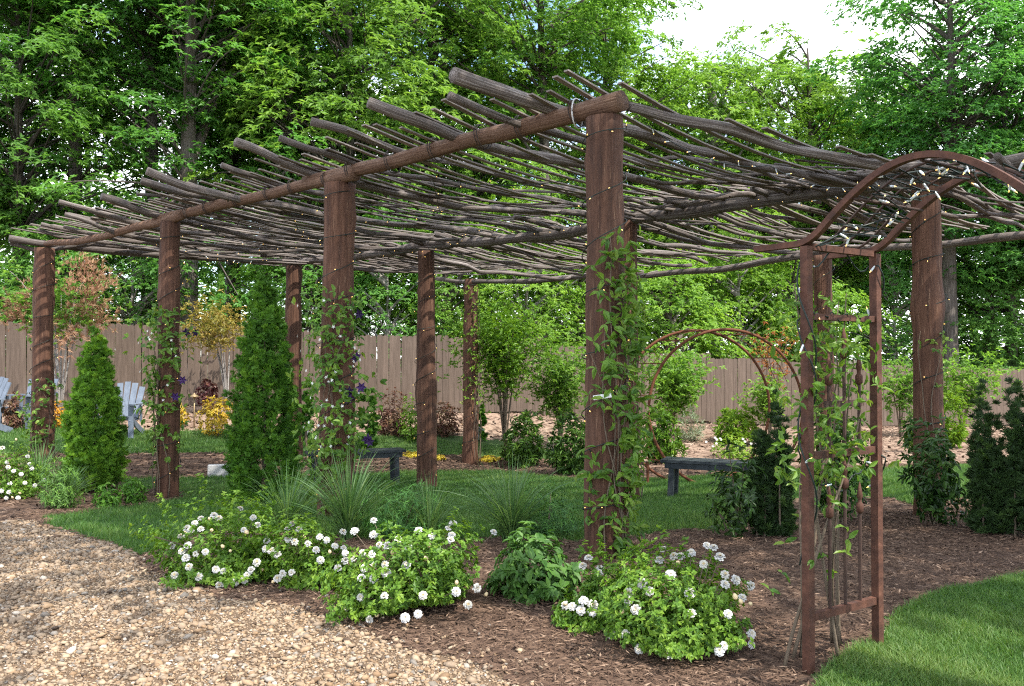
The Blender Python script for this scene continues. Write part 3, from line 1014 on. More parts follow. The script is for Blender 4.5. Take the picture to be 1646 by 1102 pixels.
def flat_path(P, w, h):
    """rectangular bar along a path lying in the arch plane"""
    n = len(P)
    T = nrm(np.gradient(P, axis=0))
    S = np.repeat(dep[None], n, 0) * w / 2
    U = nrm(np.cross(dep[None], T)) * h / 2
    V = np.stack([P - S - U, P + S - U, P + S + U, P - S + U], 1).reshape(-1, 3)
    i = (np.arange(n - 1) * 4)[:, None]
    j = np.arange(4)[None]
    F = np.stack([i + j, i + (j + 1) % 4, i + 4 + (j + 1) % 4, i + 4 + j], -1).reshape(-1, 4)
    return V, [F, np.array([[3, 2, 1, 0]]), np.array([[0, 1, 2, 3]]) + (n - 1) * 4]


for e in (0, DEPTH):
    part("arch", MB().add(*flat_path(arch_path(e), .036, .028)), M['rust'], arbor)
for e in (.25, .5, .75):
    part("rod", MB().add(*tube(arch_path(DEPTH * e)[10:-10], .006, 6)), M['iron'], arbor, True)
for f in (.33, .5, .67):
    P0, P1 = arch_path(0), arch_path(DEPTH)
    i = int(f * len(P0))
    part("rod", MB().add(*tube(np.array([P0[i] - Z_ * .02, P1[i] - Z_ * .02]), .007, 6)), M['iron'], arbor, True)

# ------------------------------------------------------------------ moon gate
MGc = gnd(1196, 786) + np.array([0, 1.0, 0])
MGc[2] = tz(*MGc[:2])
mgs = FPX / MGc[1]
moon = thing("moon_gate", MGc, "round rusty iron moon gate standing behind the bench", "moon gate")
mr = 1.24
nd = nrm(np.array([-.46, .6, 0]))                          # depth of the gate
ad = nrm(np.array([1.0, .12, 0]))
th = np.linspace(0, 2 * np.pi, 73)
rings = []
for e in (-.0, .62):
    c = MGc + nd * e + Z_ * (mr - .10)
    P = c + mr * (np.cos(th)[:, None] * ad + np.sin(th)[:, None] * Z_)
    rings.append(P)
    part("ring", MB().add(*tube(P, .023, 8, caps=False)), M['rust2'], moon, True)
for k in (24, 29, 34, 40, 8, 14, 19, 44):
    part("crossbar", MB().add(*tube(np.array([rings[0][k], rings[1][k]]), .009, 6)), M['rust2'], moon, True)
for f in (.33, .66):
    P = rings[0] * (1 - f) + rings[1] * f
    part("rod", MB().add(*tube(P[4:46], .005, 5)), M['rust2'], moon, True)
for sgn in (-1, 1):
    for e in (0, .62):
        b = MGc + nd * e + ad * sgn * (mr + .02)
        part("leg", MB().add(*box((b[0], b[1], tz(b[0], b[1]) + .14), ad, nd, Z_, .025, .025, .42)), M['rust2'], moon)
    b = MGc + ad * sgn * (mr + .02) + Z_ * .3
    part("rail", MB().add(*bar(b, b + nd * .62, .022, .022)), M['rust2'], moon)

# ------------------------------------------------------------------ benches
def bench(pa, pb, label, h=.47, w=.40):
    """flat bench with legs inset from both ends"""
    pa, pb = np.asarray(pa), np.asarray(pb)
    d = nrm((pb - pa) * [1, 1, 0])
    s_ = np.array([-d[1], d[0], 0])
    L = np.linalg.norm((pb - pa)[:2])
    m = (pa + pb) / 2
    m[2] = tz(m[0], m[1])
    t = thing("bench", m, label, "bench", "slate grey benches under the pergola")
    z = m[2] + h
    for k in range(3):
        c = m + s_ * (k - 1) * w / 3
        part("plank", MB().add(*box((c[0], c[1], z - .018), d, s_, Z_, L, w / 3 - .008, .036)), M['slate'], t)
    for sg in (-1, 1):
        c = m + s_ * sg * (w / 2 - .045)
        part("apron", MB().add(*box((c[0], c[1], z - .075), d, s_, Z_, L - .10, .03, .075)), M['slate'], t)
        for q in (-1, 1):
            b = m + d * q * (L / 2 - .14) + s_ * sg * (w / 2 - .075)
            zg = tz(b[0], b[1]) - .03
            f = b + d * q * .02 + s_ * sg * .02
            part("leg", MB().add(*bar((f[0], f[1], zg), (b[0], b[1], z - .037), .07, .07, s_)), M['slate'], t)
    return t


b1 = gnd(634, 780)
bench(b1 + np.array([-1.25, -.30, 0]), b1 + np.array([.10, .22, 0]), "slate grey bench half hidden behind the vine-covered post and ornamental grass", .50)
b2 = gnd(1084, 800)
bench(b2 + np.array([-.10, .22, 0]), b2 + np.array([1.25, -.35, 0]), "slate grey bench in front of the round rusty gate", .48)

# ------------------------------------------------------------------ adirondack chairs
def adirondack(p, rz, label):
    t = thing("garden_chair", p, label, "chair", "blue grey slatted garden chairs by the fence")
    t.rotation_euler = (0, 0, rz)

    def pc(name, V, F):
        obj(name, MB().add(V, F).mesh(name, M['chair']), t)
    bd = nrm(np.array([0, .36, 1.0]))
    for k in range(5):                                   # back slats, fan shaped, facing -Y
        f = (k - 2) / 2
        b = np.array([f * .20, .28, .33])
        tp = np.array([f * .27, .28, .33]) + bd * (.70 - .10 * f * f)
        V, F = bar(b, tp, .105, .02, nrm(np.cross(bd, X_)))
        pc("back_slat", V, F)
    for k in range(5):                                   # seat slats
        y = -.28 + k * .115
        V, F = box((0, y, .385 - k * .022), X_, Y_, Z_, .54, .10, .02)
        pc("seat_slat", V, F)
    for sg in (-1, 1):
        pc("arm", *box((sg * .34, -.04, .60), X_, Y_, Z_, .13, .74, .022))
        pc("front_leg", *box((sg * .30, -.30, .294), X_, Y_, Z_, .09, .03, .588))
        pc("rear_leg", *bar((sg * .285, -.30, .36), (sg * .285, .52, .02), .025, .11))
        pc("arm_post", *box((sg * .31, .26, .42), X_, Y_, Z_, .03, .07, .33))
    pc("back_rail", *box((0, .47, .62), X_, Y_, Z_, .62, .03, .06))
    pc("back_rail", *box((0, .345, .33), X_, Y_, Z_, .50, .025, .08))
    return t


def cp(px, Y):
    return onground((px - W / 2) / FPX * Y, Y)


adirondack(cp(192, 15.9), .12, "blue grey slatted garden chair between the small arborvitae and vine post")
adirondack(cp(42, 16.4), -.18, "blue grey slatted garden chair behind the far end post")
adirondack(cp(-42, 15.4), -.5, "blue grey slatted garden chair cut off at the far end of the lawn")

# ------------------------------------------------------------------ small fixtures
pl = gnd(312, 688)
t = thing("path_light", pl, "brass mushroom path light beside the golden shrub", "path light")
zl = (688 - 632) / FPX * pl[1]
part("stake", MB().add(*tube(np.array([pl - Z_ * .1, pl + Z_ * (zl - .06)]), .014, 8)), M['brass'], t, True)
prof = [(-.10, .02), (-.075, .028), (-.07, .095), (-.045, .07), (-.02, .03), (0, .012), (.012, .002)]
part("shade", MB().add(*tube(np.array([pl + Z_ * (zl + a) for a, _ in prof]), np.array([b for _, b in prof]), 16)), M['brass'], t, True)

cb = gnd(352, 766)
ca, cs = nrm(np.array([1, .25, 0])), nrm(np.array([-.25, 1, 0]))
o = part("concrete_block", MB().add(*box(cb + Z_ * .08, ca, cs, Z_, .30, .19, .19)), M['concrete'])
tag(o, "grey concrete block at the edge of the back mulch bed", "block")

sp = gnd(766, 722)
t = thing("plant_marker", sp, "grey metal plant marker with tilted plate beside the rear post", "plant marker")
part("stake", MB().add(*tube(np.array([sp - Z_ * .05, sp + np.array([.06, 0, .44])]), .011, 6)), M['zinc'], t)
part("plate", MB().add(*box(sp + np.array([.05, -.01, .46]), nrm(np.array([.8, 0, -.5])), Y_, nrm(np.array([.5, 0, .8])), .26, .12, .012)), M['zinc'], t)

# white plant tag hanging on the big front post
pt = at(968, 637, 6.67 - .245)
t = thing("plant_tag", pt, "small white plastic tag fixed to the largest front post", "tag")
part("label_strip", MB().add(*box(pt, nrm(np.array([1, 0, .16])), Y_, nrm(np.array([-.16, 0, 1])), .135, .004, .033)), M['tagwhite'], t)
part("wire_loop", MB().add(*tube(np.array([pt + [.06, .002, .01], pt + [.09, .02, .035], pt + [.10, .06, .05]]), .002, 5)), M['tie'], t)

# ------------------------------------------------------------------ string lights
def light_string(path, label, nb, tube_len=.030, glow=True, each=False, wire_r=.004, seed=0, group=None):
    r = np.random.default_rng(seed)
    P = np.asarray(path, float)
    t = thing("light_string", P[0], label, "string lights", group)
    part("cable", MB().add(*tube(P, wire_r, 5)), M['wire'], t, True)
    L = np.concatenate([[0], np.cumsum(np.linalg.norm(np.diff(P, axis=0), axis=1))])
    q = np.linspace(.1, L[-1] - .05, nb) + r.normal(size=nb) * .03
    C = np.stack([np.interp(q, L, P[:, k]) for k in range(3)], 1)
    D = nrm(r.normal(size=(nb, 3)) + np.array([0, -.5, -.4]))
    sk, gl = MB(), MB()
    for c, d in zip(C, D):
        a, b, e = c, c + d * tube_len, c + d * (tube_len + .012)
        if each:
            o = part("bulb", MB().add(*tube(np.array([a, b]), .0052, 6)), M['socket'], t)
            part("tip", MB().add(*tube(np.array([b, e]), np.array([.003, .0015]), 6)), M['glow'], o)
        else:
            sk.add(*tube(np.array([a, b]), .0048, 5))
            gl.add(*tube(np.array([b, e]), np.array([.0038, .0025]), 5))
    if not each:
        part("bulb_sockets", sk, M['socket'] if tube_len > .036 else M['wire'], t)["kind"] = "stuff"
        part("bulb_tips", gl, M['glow'], t)["kind"] = "stuff"
    return t


def spiral(i, j, turns, z0, z1, ph, r_add=.012):
    x, y = GP[j, i]
    n = int(turns * 18)
    f = np.linspace(0, 1, n)
    a = ph + f * turns * 2 * np.pi
    z = z0 + (z1 - z0) * f + .05 * np.sin(a * .7 + ph)
    r = RAD[j, i] * (1.10 - .10 * (z / 3.3)) + r_add + .008
    if (j, i) == (1, 3):
        r = r * (1 + .2 * np.exp(-((z - 2.2) / .2) ** 2))
    return np.stack([x + np.cos(a) * r, y + np.sin(a) * r, z], 1)


for (i, j, tn, nb, ph, lb) in [(3, 0, 8, 42, .4, "fairy lights wound around the largest front post"), (2, 0, 9, 44, 1.1, "fairy lights wound around the post with purple clematis beside the bench"),
                               (1, 0, 9, 40, 2.0, "fairy lights wound around the post between the two arborvitae"), (0, 0, 8, 34, 3.0, "fairy lights wound around the far end post"),
                               (3, 1, 8, 36, 4.2, "fairy lights wound around the thick post with the burl"), (1, 1, 9, 34, 5.0, "fairy lights wound around the bare post right of the bench"),
                               (0, 2, 8, 24, .2, "fairy lights wound around the slim rear post"), (2, 2, 7, 22, 2.6, "fairy lights wound around the dark post behind the arbor")]:
    light_string(spiral(i, j, tn, tz(*GP[j, i]) + .15, TOP[j, i] - .02, ph), lb, nb, seed=i * 5 + j)

# strings draped along the roof
def drape(pts, lift, seed):
    q = []
    for (t0, s0), (t1, s1) in zip(pts[:-1], pts[1:]):
        f = np.linspace(0, 1, 12)[:, None]
        P = roof(t0 + (t1 - t0) * f[:, 0], s0 + (s1 - s0) * f[:, 0], lift)
        P[:, 2] -= .10 * 4 * f[:, 0] * (1 - f[:, 0])
        q.append(P[:-1] if q is not None else P)
    return np.concatenate(q)


light_string(drape([(3.0, .02), (2.6, .35), (2.2, .15), (1.8, .45), (1.4, .2), (1.0, .5)], .10, 1), "fairy lights draped under the front bay of the branch roof", 30, .034, seed=50)
light_string(drape([(3.0, .1), (2.95, .5), (2.9, .95), (2.5, 1.0), (2.1, 1.0)], .06, 2), "fairy lights strung along the rear beam near the arbor", 28, .04, seed=51)
light_string(drape([(1.0, .1), (.8, .6), (.4, .3), (.2, .8), (.0, .3)], .06, 3), "fairy lights hanging below the far end of the branch roof", 26, .04, seed=52)
light_string(drape([(2.0, .9), (1.6, .7), (1.2, .95), (.8, .75)], .05, 4), "fairy lights strung under the middle of the branch roof", 22, .034, seed=53)

# arbor lights: cable wound up the frame and tangled through the arch
P = []
for zz in np.linspace(.5, 2.0, 46):
    a = zz * 9
    P.append(AF + Z_ * zz + dep * .042 * np.cos(a) + acr * .042 * np.sin(a))
ap = [arch_path(DEPTH * f) for f in (.1, .3, .5, .7, .9)]
r_ = np.random.default_rng(3)
for i in range(14, 62, 1):
    P.append(ap[(i * 3) % 5][min(i, 59)] + r_.normal(size=3) * .025 - Z_ * .02)
light_string(np.array(P), "white tube string lights wound up the arbor post and tangled through its arch", 34, .036, each=True, wire_r=.0042, seed=60)
P = []
for i in range(52, 12, -1):
    P.append(ap[(i * 2) % 5][i] + r_.normal(size=3) * .03 - Z_ * .03)
for f in np.linspace(0, 1, 14):
    P.append(AF + dep * DEPTH * f + Z_ * (1.98 - .06 * math.sin(f * 9)) - acr * .03)
for zz in np.linspace(1.95, 1.7, 8):
    a = zz * 14
    P.append(AF + dep * DEPTH + Z_ * zz + dep * .042 * np.cos(a) + acr * .042 * np.sin(a))
for f in np.linspace(1, 0, 18):
    P.append(AF + dep * DEPTH * f + Z_ * (1.68 + .028 * math.sin(f * 40)) - acr * .025 * math.cos(f * 40))
for zz in np.linspace(1.66, 1.05, 22):
    a = zz * 10
    P.append(AF + Z_ * zz + dep * .043 * np.cos(a) + acr * .043 * np.sin(a))
for f in np.linspace(0, 1, 18):
    P.append(AF + dep * DEPTH * f + Z_ * (1.0 - .16 * math.sin(f * 3.14) + .02 * math.sin(f * 20)) - acr * .03)
for zz in np.linspace(.98, .8, 8):
    a = zz * 14
    P.append(AF + dep * DEPTH + Z_ * zz + dep * .042 * np.cos(a) + acr * .042 * np.sin(a))
light_string(np.array(P), "white tube string lights looped along the arbor rails", 48, .036, each=True, wire_r=.0042, seed=61)

# ------------------------------------------------------------------ trees
def bez(a, b, c, n):
    f = np.linspace(0, 1, n)[:, None]
    return a * (1 - f) ** 2 + 2 * b * f * (1 - f) + c * f ** 2


def tree_meshes(seed, Ht, cr, base_h, nspray, nros, m, L, rt, lean=(0, 0), fork=False, bark='bark', wr=.46, sprad=(.45, .85), droop=.55, nlow=0):
    r = np.random.default_rng(seed)
    n = 22
    f = np.linspace(0, 1, n)
    wob = np.stack([snoise(np.column_stack([f * 1.4, f * 0, f * 0 + seed]), seed, 2), snoise(np.column_stack([f * 1.4, f * 0 + 5, f * 0 + seed]), seed + 1, 2)], 1)
    path = np.column_stack([wob * .25 * f[:, None] * Ht / 10 + np.outer(f, lean), f * Ht * .9 - .4])
    trunk = MB().add(*tube(path, rt * (1.0 - .85 * f) * (1 + .5 * np.exp(-f * 22)), 12, .06, seed))
    cz = (base_h + Ht) / 2
    hz = (Ht - base_h) / 2
    d = nrm(r.normal(size=(nspray, 3)))
    rad = r.uniform(.38, 1, nspray) ** .5 * (.86 + .34 * snoise(d, seed + 3, 2, 1.3))
    C = d * rad[:, None] * np.array([cr, cr, hz])
    C[:, 2] += cz
    if nlow:                                             # a few boughs low on an otherwise clear trunk
        C[:nlow] = np.column_stack([r.normal(size=nlow) * cr * .5, r.normal(size=nlow) * cr * .5, r.uniform(2.4, base_h, nlow)])
    C[:, :2] += np.stack([np.interp(C[:, 2], path[:, 2], path[:, k]) for k in (0, 1)], 1)
    for k in range(0, nspray, 3):                        # limbs and twigs out to the sprays
        e = C[k]
        h0 = max(base_h * .75, e[2] - r.uniform(.25, .6) * np.hypot(*e[:2]) - .4)
        h0 = min(h0, Ht * .85)
        s0 = np.array([np.interp(h0, path[:, 2], path[:, q]) for q in (0, 1)] + [h0])
        mid = (s0 + e) / 2 + np.array([0, 0, .25]) + r.normal(size=3) * .25
        big = k % 21 == 0
        trunk.add(*tube(bez(s0, mid, e, 7), np.linspace(.085 if big else .04, .01, 7), 5, caps=False, seed=k))
    if fork:
        s0 = path[int(n * .45)]
        e = s0 + np.array([1.5, -.6, 4.2])
        trunk.add(*tube(bez(s0, s0 + np.array([.9, -.3, 1.3]), e, 12), np.linspace(rt * .55, rt * .18, 12), 8, .05, seed + 2))
    sr = r.uniform(*sprad, nspray)
    a = r.uniform(0, 6.28, (nspray, nros))
    q = np.sqrt(r.random((nspray, nros))) * sr[:, None]
    out = nrm(C * [1, 1, 0] + 1e-6)
    off = np.stack([np.cos(a) * q, np.sin(a) * q, -droop * q * q + r.normal(size=(nspray, nros)) * .10], -1)
    off[..., 2] -= .25 * (off[..., :2] * out[:, None, :2]).sum(-1)
    RC = (C[:, None] + off).reshape(-1, 3)
    ax = np.repeat(np.array([0, 0, 1.0]) + out * .55, nros, 0) + r.normal(size=(nspray * nros, 3)) * .2
    tint = np.repeat(np.clip(r.normal(.48, .17, nspray), .02, .98), nros)
    crown = MB().add(*rosettes(RC, ax, m, L, wr, .85, .45, LEAF4, tint, .2, r))
    return trunk.mesh("trunk", M[bark], (0, 0, 0), True), crown.mesh("crown", LM['forest'])


TV = {
    'clear': tree_meshes(21, 17.5, 4.4, 8.0, 270, 24, 6, .165, .30, nlow=34),
    'clear2': tree_meshes(22, 17.5, 4.2, 7.4, 270, 24, 6, .165, .33, fork=True, nlow=34),
    'oak': tree_meshes(1, 17.5, 4.6, 4.2, 340, 26, 6, .165, .30),
    'oak2': tree_meshes(2, 16.5, 4.2, 3.2, 320, 26, 6, .155, .26, fork=True),
    'slim': tree_meshes(3, 16.0, 3.2, 3.8, 240, 25, 6, .15, .20, lean=(.8, 0)),
    'hick': tree_meshes(4, 15.5, 4.2, 2.0, 340, 22, 7, .195, .22, wr=.36, droop=.9),
    'under': tree_meshes(5, 5.6, 2.3, .5, 150, 26, 6, .118, .07, sprad=(.35, .7)),
    'under2': tree_meshes(6, 6.6, 2.0, .9, 140, 26, 6, .11, .08, sprad=(.35, .65), bark='palebark'),
    'high': tree_meshes(8, 13.0, 3.3, 6.6, 230, 15, 6, .16, .24, lean=(-1.0, .6)),
    'bough': tree_meshes(9, 11.0, 2.5, 6.2, 105, 14, 6, .15, .16, lean=(3.2, 0)),
    'added_bough': tree_meshes(12, 12.6, 3.3, 7.2, 170, 14, 6, .15, .22, lean=(5.6, 0)),  # added unseen tree, shaped to shade the front posts and roof
    'pale': tree_meshes(7, 15.0, 3.0, 5.5, 200, 17, 6, .19, .19, lean=(1.6, .3), bark='palebark'),
}
G1 = "forest trees behind the fence"
G2 = "young trees growing just beyond the fence"
TREES = [
    # px, Y, kind, scale, turn, colour (darker at the left to paint deep shade), label
    (-70, 25, 'oak', 1.0, .5, (1.05, 1.33, 1.19), "tall green oak coloured dark for shade whose crown enters at the top corner above the end post"),
    (30, 23.6, 'hick', .95, 2.0, (1.14, 1.27, 1.09), "leafy tree with sunlit yellow-green boughs above the far pergola end"),
    (128, 25, 'clear', 1.0, 1.2, (0.98, 1.29, 1.19), "slender tree with a curved leaning trunk above the far pergola end"),
    (238, 25.5, 'clear', .98, 3.4, (0.95, 1.26, 1.15), "tall tree with straight dark trunk above the butt ends of the roof"),
    (302, 24.0, 'clear2', 1.02, 1.5, (1.01, 1.30, 1.15), "large tree with thick grey forked trunk, heaviest trunk in the wood"),
    (372, 31, 'oak', 1.1, 5.0, (0.86, 1.19, 1.12), "tree coloured dark for shade standing behind the thick forked trunk"),
    (396, 26.5, 'pale', 1.0, .2, (1.03, 1.21, 1.03), "tree with a pale leaning trunk above the tall arborvitae"),
    (470, 33, 'oak2', 1.05, 4.0, (1.03, 1.21, 0.99), "green tree coloured dark for shade behind the second pair of roof posts"),
    (560, 26.5, 'hick', 1.08, 4.4, (1.56, 1.48, 1.25), "bright tree with drooping leaf clusters above the middle of the pergola"),
    (690, 28.5, 'hick', 1.12, .9, (1.58, 1.51, 1.32), "tall light green tree behind the longest roof pole"),
    (790, 33, 'slim', 1.12, 2.6, (1.09, 1.23, 1.03), "tall narrow tree in the centre of the wood with several dark stems"),
    (872, 28.5, 'clear', 1.02, 3.0, (1.34, 1.43, 1.16), "tree with dark branching stem directly above the largest front post"),
    (975, 33, 'oak', 1.02, 2.2, (1.64, 1.56, 1.25), "broad bright tree at the near edge of the open sky"),
    (1075, 37, 'hick', 1.02, 3.9, (1.74, 1.58, 1.25), "lower light green tree under the patch of sky"),
    (1150, 33.5, 'under2', 2.2, .4, (1.78, 1.64, 1.19), "light green tree with a thin spire against the sky"),
    (1225, 36, 'oak2', .92, 5.4, (1.78, 1.64, 1.25), "rounded light green tree below the sky left of the tallest dark tree"),
    (1310, 35, 'hick', 1.08, 1.4, (1.72, 1.61, 1.21), "yellow-green tree whose top touches the sky beside the dark tree"),
    (1400, 38, 'oak', .93, .3, (1.38, 1.45, 1.19), "mid green tree between the yellow-green tree and the dark one"),
    (1528, 30.0, 'oak', 1.08, 1.0, (0.86, 1.24, 1.29), "tall dark blue-green tree rising above the arbor arch"),
    (1625, 31.5, 'hick', 1.1, 2.9, (0.95, 1.26, 1.29), "dark glossy-leaved tree at the right-hand edge behind the arbor"),
    (1735, 32, 'oak2', 1.05, 2.0, (0.98, 1.29, 1.26), "dark tree cut off by the right-hand edge of the view"),
]
UNDER = [  # left ones coloured darker to stand for shade
    (105, 22.6, 'under', .85, .3, (1.12, 1.33, 1.19), "young tree coloured dark for shade behind the smoke bush beyond the fence"),
    (215, 23.4, 'under2', .9, 1.3, (1.01, 1.26, 1.12), "young tree coloured dark for shade behind the vine post between the arborvitaes"),
    (500, 24.0, 'under', .95, 2.3, (1.03, 1.21, 1.03), "young tree coloured dark for shade behind the clematis post"),
    (620, 23.6, 'under2', .9, 4.3, (1.09, 1.35, 1.19), "young tree coloured dark for shade over the fence left of the bare post"),
    (715, 24.5, 'under', 1.0, 5.3, (1.64, 1.58, 1.19), "bright young tree between the two slim rear posts"),
    (850, 24.4, 'under2', 1.02, .8, (1.91, 1.74, 1.19), "lime green young maple over the fence left of the largest front post"),
    (930, 26, 'under', 1.05, 1.8, (1.85, 1.72, 1.19), "lime green young tree partly behind the largest front post"),
    (1075, 26.5, 'under', 1.05, 2.8, (1.85, 1.72, 1.19), "bright young tree seen through the left of the round gate"),
    (1185, 28, 'under2', 1.1, 3.8, (1.85, 1.68, 1.19), "bright young tree seen above the round gate"),
    (1275, 28.5, 'under', 1.08, 4.8, (1.64, 1.58, 1.19), "young green tree behind the copper sapling"),
    (1440, 31, 'under2', 1.0, 5.8, (1.05, 1.33, 1.26), "dark young tree behind the arbor and beyond the fence"),
    (1590, 31.5, 'under', 1.15, .1, (1.03, 1.23, 1.14), "dark young tree behind the burl post beyond the fence"),
    (20, 21.8, 'under', .7, 4.0, (0.98, 1.26, 1.12), "low dark young tree behind the far end post"),
]


def plant_tree(x, y, kind, sc_, turn, col, label, cat, group, name):
    t = thing(name, onground(x, y), label, cat, group)
    t.scale = (sc_, sc_, sc_)
    t.rotation_euler = (0, 0, turn)
    tr, cw = TV[kind]
    obj("trunk", tr, t)
    c = obj("crown", cw, t)
    c.color = (*col, 1)
    return t


for px, Y, k, s_, a_, col, lb in TREES:
    plant_tree((px - W / 2) / FPX * Y, Y, k, s_, a_, col, lb, "tree", G1, "forest_tree")
for px, Y, k, s_, a_, col, lb in UNDER:
    plant_tree((px - W / 2) / FPX * Y, Y, k, s_, a_, col, lb, "young tree", G2, "young_tree")
# trees on the viewer's side of the garden, out of view: two dapple the path and the arbor, one is added to shade the pergola front
for x, y, k, s_, a_, lb in [(7.4, 4.0, 'high', 1.0, 0, "tree standing on the lawn to the side of the viewer"),
                            (6.0, 4.7, 'added_bough', 1.0, 2.72, "added unseen tree leaning over the pergola front to shade its posts"),
                            (3.7, 2.6, 'bough', 1.0, 2.7, "small tree standing behind the viewer beside the path")]:
    plant_tree(x, y, k, s_, a_, (1, 1, 1), lb, "tree", "trees beside the path", "shade_tree")

# far wood behind them, one mass
r_ = np.random.default_rng(77)
n = 2300
X = r_.uniform(-48, 62, n)
Yf = r_.uniform(41, 56, n)
pxs = W / 2 + FPX * X / Yf
topz = 23 + 2.5 * snoise(np.column_stack([X * .3, Yf * 0]), 5, 2)
gap = np.exp(-(((pxs - 1190) / 190) ** 4))
topz = topz * (1 - gap) + gap * (14.5 + 1.5 * snoise(np.column_stack([X * .5, Yf * 0]), 6, 2))
Z = np.where(r_.random(n) < .68, r_.uniform(0, 11, n), r_.random(n) * topz)
Z = np.minimum(Z, topz)
C = np.column_stack([X, Yf, Z])
k = 16
off = r_.normal(size=(n, k, 3)) * np.array([.8, .8, .5])
RC = (C[:, None] + off).reshape(-1, 3)
fw = MB().add(*rosettes(RC, np.tile(np.array([0, -.3, 1.0]), (len(RC), 1)), 5, .46, .5, .85, .4, LEAF4, np.repeat(np.clip(r_.normal(.4, .2, n), 0, 1), k), .2, r_))
for x in np.linspace(-46, 60, 44):
    x = x + r_.normal() * .8
    y = r_.uniform(40, 50)
    fw.add(*tube(np.array([[x, y, -.5], [x + r_.normal() * .3, y, 6], [x + r_.normal() * .8, y, 14]]), np.array([.22, .17, .08]), 7), )
o = part("woodland", fw, LM['forest'])
o.color = (1.5, 1.5, 1.2, 1)
tag(o, "dense green wood receding behind the front trees", "woodland", kind="stuff")

# ------------------------------------------------------------------ shrubs
def stems(t, base, tips, r0=.012, mat='stem', name="stem"):
    for e in tips:
        b = base + np.append(rng.normal(size=2) * .03, -.03)
        mid = (b + e) / 2 + np.append((e - b)[:2] * -.15, .1 * (e - b)[2])
        part(name, MB().add(*tube(bez(b, mid, e, 6), np.linspace(r0, r0 * .35, 6), 5, caps=False)), M[mat], t, True)


def dome(n, c, rx, ry, h, rmin=.35, lob=.25, seed=0, low=.3):
    d = nrm(rng.normal(size=(n, 3)))
    rad = (rmin ** 3 + (1 - rmin ** 3) * rng.random(n)) ** (1 / 3) * (1 + lob * snoise(d * 1.0, seed, 2, 1.4))
    q = d * rad[:, None]
    z = np.where(q[:, 2] > 0, q[:, 2] * h * (1 - low), q[:, 2] * h * low) + h * low
    P = c + np.column_stack([q[:, 0] * rx, q[:, 1] * ry, z])
    return P, nrm(d * [1, 1, .6] + np.array([0, 0, .55])), rad


def bush(name, label, cat, px, py, wpx, hpx, mat, n=900, m=5, L=.04, wr=.55, group=None, seed=0, tmpl=LEAF4, spread=.85, droop=.3, lob=.25, depth=1.0, color=None, nst=4, low=.3, rmin=.35, tmean=.5, tsd=.17, shoots=0):
    """px,py: middle of its foot in the photograph; wpx,hpx: its size there"""
    b = gnd(px, py)
    sc_ = b[1] / FPX
    rx = wpx * sc_ / 2
    b = b + np.array([b[0] / b[1], 1, 0]) * rx * .7 * depth
    b[2] = tz(b[0], b[1])
    h = hpx * b[1] / FPX
    rx = wpx * b[1] / FPX / 2
    t = thing(name, b, label, cat, group)
    P, ax, rad = dome(n, b, rx, rx * depth, h, rmin, lob, seed, low)
    if shoots:                                           # young shoots standing out of the mound
        S, sa, _ = dome(shoots, b, rx, rx * depth, h, .9, lob, seed, low)
        f = np.linspace(.0, .24, 9)[None, :, None]
        Q = S[:, None] + ((S - b) * [1, 1, .6] + Z_ * h * .5)[:, None] * f + rng.normal(size=(shoots, 9, 3)) * .012
        P = np.concatenate([P, Q.reshape(-1, 3)])
        ax = np.concatenate([ax, np.repeat(sa, 9, 0)])
        n = len(P)
    tint = np.clip(rng.normal(tmean, tsd, n) + .12 * snoise(P, seed + 2, 2, 4), 0, 1)
    f = part("foliage", MB().add(*rosettes(P, ax, m, L, wr, spread, droop, tmpl, tint)), mat, t)
    if color:
        f.color = (*color, 1)
    k = rng.choice(n, nst, replace=False)
    stems(t, b, P[k], .010 * max(1, h))
    return t, b, rx, h


# roses
def bloom_mesh(mat, seed, openness=1.0, tint0=0.1):
    r = np.random.default_rng(seed)
    mb = MB()
    for ringi, (k, tilt, L, z0) in enumerate([(8, .18, .5, 0), (8, .55, .48, .03), (7, .95, .42, .06), (5, 1.3, .33, .09)]):
        for i in range(k):
            a = i / k * 6.283 + ringi * .5 + r.normal() * .15
            tl = tilt / openness + r.normal() * .12
            d = np.array([math.cos(a) * math.cos(tl), math.sin(a) * math.cos(tl), math.sin(tl)])
            s_ = np.array([-math.sin(a), math.cos(a), 0])
            u = np.cross(d, s_) * -1
            c = np.array([0, 0, z0])
            w = L * .55
            V = np.array([c - s_ * w * .3, c + s_ * w * .3, c + d * L * .6 + s_ * w * .62 - u * .03, c + d * L * .6 - s_ * w * .62 - u * .03,
                          c + d * L + s_ * w * .30 + u * .06, c + d * L - s_ * w * .30 + u * .06])
            mb.add(V, np.array([[0, 1, 2, 3], [3, 2, 4, 5]]), tint0 + .05 * r.random() + (.55 if ringi == 3 else .18 if ringi == 2 else 0))
    V, F, _, _ = tube(np.array([[0, 0, -.3], [0, 0, -.05], [0, 0, .02]]), np.array([.03, .09, .12]), 6)
    return mb.mesh("bloom", mat)


def bud_mesh():
    prof = [(-.25, .05), (-.15, .16), (0, .22), (.15, .17), (.28, .04)]
    return MB().add(*tube(np.array([[0, 0, a] for a, _ in prof]), np.array([b for _, b in prof]), 7), ).mesh("bud", M['bud'], smooth=True)


